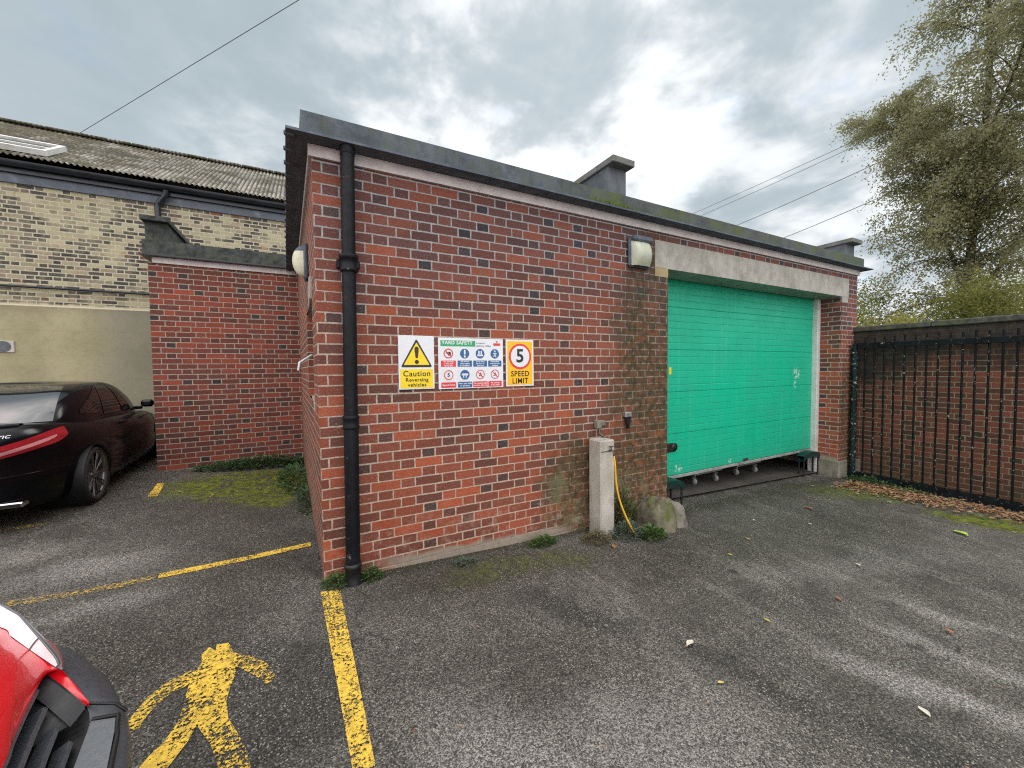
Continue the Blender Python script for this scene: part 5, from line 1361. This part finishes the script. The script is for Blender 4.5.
def red_van():
    t = empty('van', (-.40, -2.15, G(-.4, -2.15)), 'red van with a grey plastic bumper and black grille, only its front corner in view', 'van', None, R(6))
    Z = -G(-.4, -2.15)                                  # curves are measured from the datum, the van stands on the tarmac
    def L(*p): return [Vector((a, b, c_+Z)) for a, b, c_ in p]
    def rs(pts, n):
        pts = smoothpath(pts, 5); acc = [0]
        for a, b in zip(pts, pts[1:]): acc.append(acc[-1]+(b-a).length)
        out = []; j = 0
        for i in range(n+1):
            q = acc[-1]*i/n
            while j < len(acc)-2 and acc[j+1] < q: j += 1
            out.append(pts[j].lerp(pts[j+1], (q-acc[j])/max(1e-9, acc[j+1]-acc[j])))
        return out
    HO = L((-.246, .611, .63), (-.252, .625, .66), (-.269, .644, .68), (-.31, .708, .70), (-.36, .787, .715), (-.41, .858, .73), (-.455, .914, .74), (-.60, .935, .78), (-.85, .94, .84))
    HI = L((-.246, .611, .63), (-.263, .625, .64), (-.288, .654, .65), (-.319, .688, .665), (-.352, .726, .68), (-.388, .775, .69), (-.431, .836, .70), (-.60, .86, .80), (-.85, .84, .90))
    CL = L((-1.5, .93, .45), (-.62, .935, .53), (-.45, .925, .555), (-.342, .894, .56), (-.308, .864, .56), (-.267, .824, .55), (-.223, .757, .54), (-.183, .696, .53), (-.152, .632, .52), (-.128, .574, .51), (-.107, .521, .50), (-.092, .46, .49), (-.082, .405, .48), (-.073, .336, .48), (-.055, .15, .48), (-.05, 0, .48))
    CI = L((-1.5, .90, .60), (-.62, .90, .61), (-.45, .885, .60), (-.323, .824, .59), (-.28, .718, .60), (-.258, .649, .61), (-.229, .596, .60), (-.206, .564, .58), (-.179, .522, .55), (-.172, .505, .52), (-.174, .463, .50), (-.172, .42, .49), (-.168, .34, .485), (-.15, .15, .48), (-.145, 0, .48))
    GT = L((-.290, .643, .62), (-.283, .589, .622), (-.273, .53, .63), (-.264, .456, .637), (-.254, .386, .643), (-.245, .324, .648), (-.235, .269, .65), (-.225, .13, .655), (-.222, 0, .655))
    GS = L((-.290, .643, .62), (-.253, .601, .605), (-.214, .55, .59), (-.182, .522, .56))
    TIPR = L((-.246, .611, .63), (-.226, .590, .605), (-.203, .560, .585), (-.178, .519, .556))
    GB = CI[8:]
    EC = GT+L((-.25, 0, .70), (-.31, 0, .78), (-.48, 0, .88), (-.8, 0, .96), (-1.1, 0, 1.02))
    HB = HI+L((-1.1, .82, .95))
    for m in (1, -1):
        def mir(rows): return [[(p[0], p[1]*m, p[2]) for p in r] for r in rows]
        def net(mb, rows, flip=False, smooth=True):
            rows = mir(rows); mb.grid(rows[::-1] if (m < 0) != flip else rows, smooth=smooth)
        def between(A, B, n, k_, bul=Vector((0, 0, 0))):
            a, b = rs(A, n), rs(B, n)
            return [[a[i].lerp(b[i], j/k_)+bul*(4*(j/k_)*(1-j/k_)*min(1, i/(n*.3))) for i in range(n+1)] for j in range(k_+1)]
        c = MB(); net(c, between(HB, EC, 60, 14, Vector((.012, 0, .030)))); net(c, between(TIPR, GS, 20, 4, Vector((.006, 0, .006))))
        net(c, between(HO[::-1]+[], (CI[0:6]), 30, 6, Vector((0, .015, 0))))
        tr_ = L((-.290, .643, .62), (-.246, .611, .63)); 
        c.build('bonnet', M['carred'], t, local=True)
        c = MB(); cr = rs(CL, 90); ci = rs(CI, 90)
        rows = [ci, [ci[i].lerp(cr[i], .35)+Vector((0, 0, .012)) for i in range(91)], [ci[i].lerp(cr[i], .8)+Vector((0, 0, .010)) for i in range(91)], cr,
                [p+Vector((.006, 0, -.03)) for p in cr], [p+Vector((.0, -.004, -.10)) for p in cr], [p+Vector((-.03, -.015, -.22)) for p in cr], [Vector((p.x-.09, p.y*.96, .20+0*Z)) for p in cr]]
        net(c, rows); bp_ = c.build('bumper', M['carplastic'], t, local=True)
        # moulded facet and its frame on the bumper corner
        c = MB()
        f0 = L((-.168, .500, .515), (-.116, .488, .508)); f1 = L((-.150, .0, .490), (-.080, .0, .490)); fm = L((-.166, .30, .495), (-.100, .30, .492))
        net(c, [[a.lerp(b, i/6)+Vector((0, 0, .010)) for i in range(7)] for a, b in ((f0[0], f0[1]), (fm[0], fm[1]), (f1[0], f1[1]))], flip=True); c.build('bumper_facet', M['carfacet'], t, bp_, local=True)
        c = MB(); pts = L((-.180, .528, .560), (-.150, .512, .556), (-.122, .508, .545), (-.100, .505, .515)); c.tube(mir([pts])[0], .004, 5); c.build('bumper_seam', M['grilleblack'], t, bp_, local=True)
        c = MB(); pts = L((-.168, .506, .524), (-.114, .492, .520), (-.104, .42, .508), (-.094, .30, .502), (-.075, .0, .500)); c.tube(mir([pts])[0], .006, 6); c.build('bumper_rib', M['grilleblack'], t, bp_, local=True)
        # grille: deep black pocket, angled end panel, slats
        c = MB(); IN = Vector((-.10, 0, -.02))
        gt, gb = rs(GT, 40), rs(GB, 40)
        net(c, [[p for p in gt], [p+Vector((-.008, 0, -.012)) for p in gt], [p+IN for p in gt], [p+IN for p in gb], [p for p in gb]], smooth=False)
        gs = rs(GS, 16); net(c, [gs, [p+Vector((-.012, -.025, -.02)) for p in gs], [p+Vector((-.10, -.06, -.03)) for p in gs]], flip=True, smooth=False)
        go_ = c.build('grille', M['grilleblack'], t, local=True)
        c = MB(); net(c, [[p+Vector((.001, -.008, -.003)) for p in gs], [p+Vector((-.018, -.045, -.016)) for p in gs]], flip=True, smooth=False); c.build('grille_end', M['grilledark'], t, go_, local=True)
        for fr_, y_in in ((.02, .03), (.30, .045), (.58, .05), (.86, .05)):
            pts = [gt[i].lerp(gb[i], fr_)+Vector((-.010 if .1 < fr_ < .9 else -.004, 0, .001)) for i in range(41)]
            pts = [p for p in pts if p.y < .60-y_in-.10*fr_]
            c = MB(); w_ = .016 if 0 < fr_ < .9 else .010
            rows = [[p+Vector((dx, 0, dz)) for p in pts] for dx, dz in ((-.030, -.012), (-.002, .004), (.006, -.004), (-.024, -.022))]
            net(c, rows, smooth=False); c.build('grille_slat', M['carplastic'], t, go_, local=True)
        # headlight
        c = MB(); rows = between(HI[:], HO[:], 50, 8, Vector((.006, .006, .016))); net(c, rows, flip=True); hl = c.build('headlight', M['headlamp'], t, local=True)
        c = MB(); rr = [[q+Vector((-.003, -.003, .005)) for q in r[1:30]] for r in rows[0:6]]; net(c, rr, flip=True); c.build('headlight_reflector', M['headwhite'], t, hl, local=True)
        c = MB(); c.tube(mir([[r[8]+Vector((-.004, -.004, .006)) for r in rows[0:6]]])[0], .0022, 5); c.tube(mir([[q+Vector((-.003, -.003, .005)) for q in rows[5][1:30]]])[0], .0022, 5)
        c.tube(mir([[q+Vector((0, 0, .001)) for q in rows[0][:40]]])[0], .003, 5); c.build('headlight_trim', M['carfacet'], t, hl, local=True)
        for xw in (-1.05, -3.6):
            z = .32
            c = MB(); c.lathe((xw, m*.885, z), [(.20, 0), (.31, 0.0), (.325, -m*.03), (.325, -m*.18), (0, -m*.18)], 30, axis=1); wo_ = c.build('wheel', M['rubber'], t, local=True)
            c = MB(); c.lathe((xw, m*.885, z), [(0, m*.004), (.06, m*.002), (.20, -m*.012), (.205, m*.004)], 24, axis=1); c.build('rim', M['steel'], t, wo_, local=True)
    c = MB(); P = [(-1.05, 1.0+Z), (-1.12, 1.02+Z), (-1.75, 1.75), (-4.1, 1.80), (-4.3, .3), (-1.05, .3)]
    for m in (1, -1):
        q = [(x, m*.84, z) for x, z in P]; c.face(q if m < 0 else q[::-1])
    for (a, b) in zip(P, P[1:]+P[:1]): c.face([(a[0], -.84, a[1]), (a[0], .84, a[1]), (b[0], .84, b[1]), (b[0], -.84, b[1])])
    c.build('cab', M['carred'], t, local=True)
    c = MB(); c.face([(-1.13, -.72, 1.09+Z), (-1.13, .72, 1.09+Z), (-1.70, .68, 1.73), (-1.70, -.68, 1.73)][::-1]); c.build('windscreen', M['carglass'], t, local=True)
M['carfacet'] = simple('bumper_plastic_light', (.13, .14, .15), .35, 0, .12, 60, bump=.2)
M['grilledark'] = simple('grille_end_panel', (.016, .018, .020), .5, 0, .1, 60)
M['headwhite'] = simple('headlamp_reflector', (.93, .95, .97), .3, 0, .02, 30)
red_van()
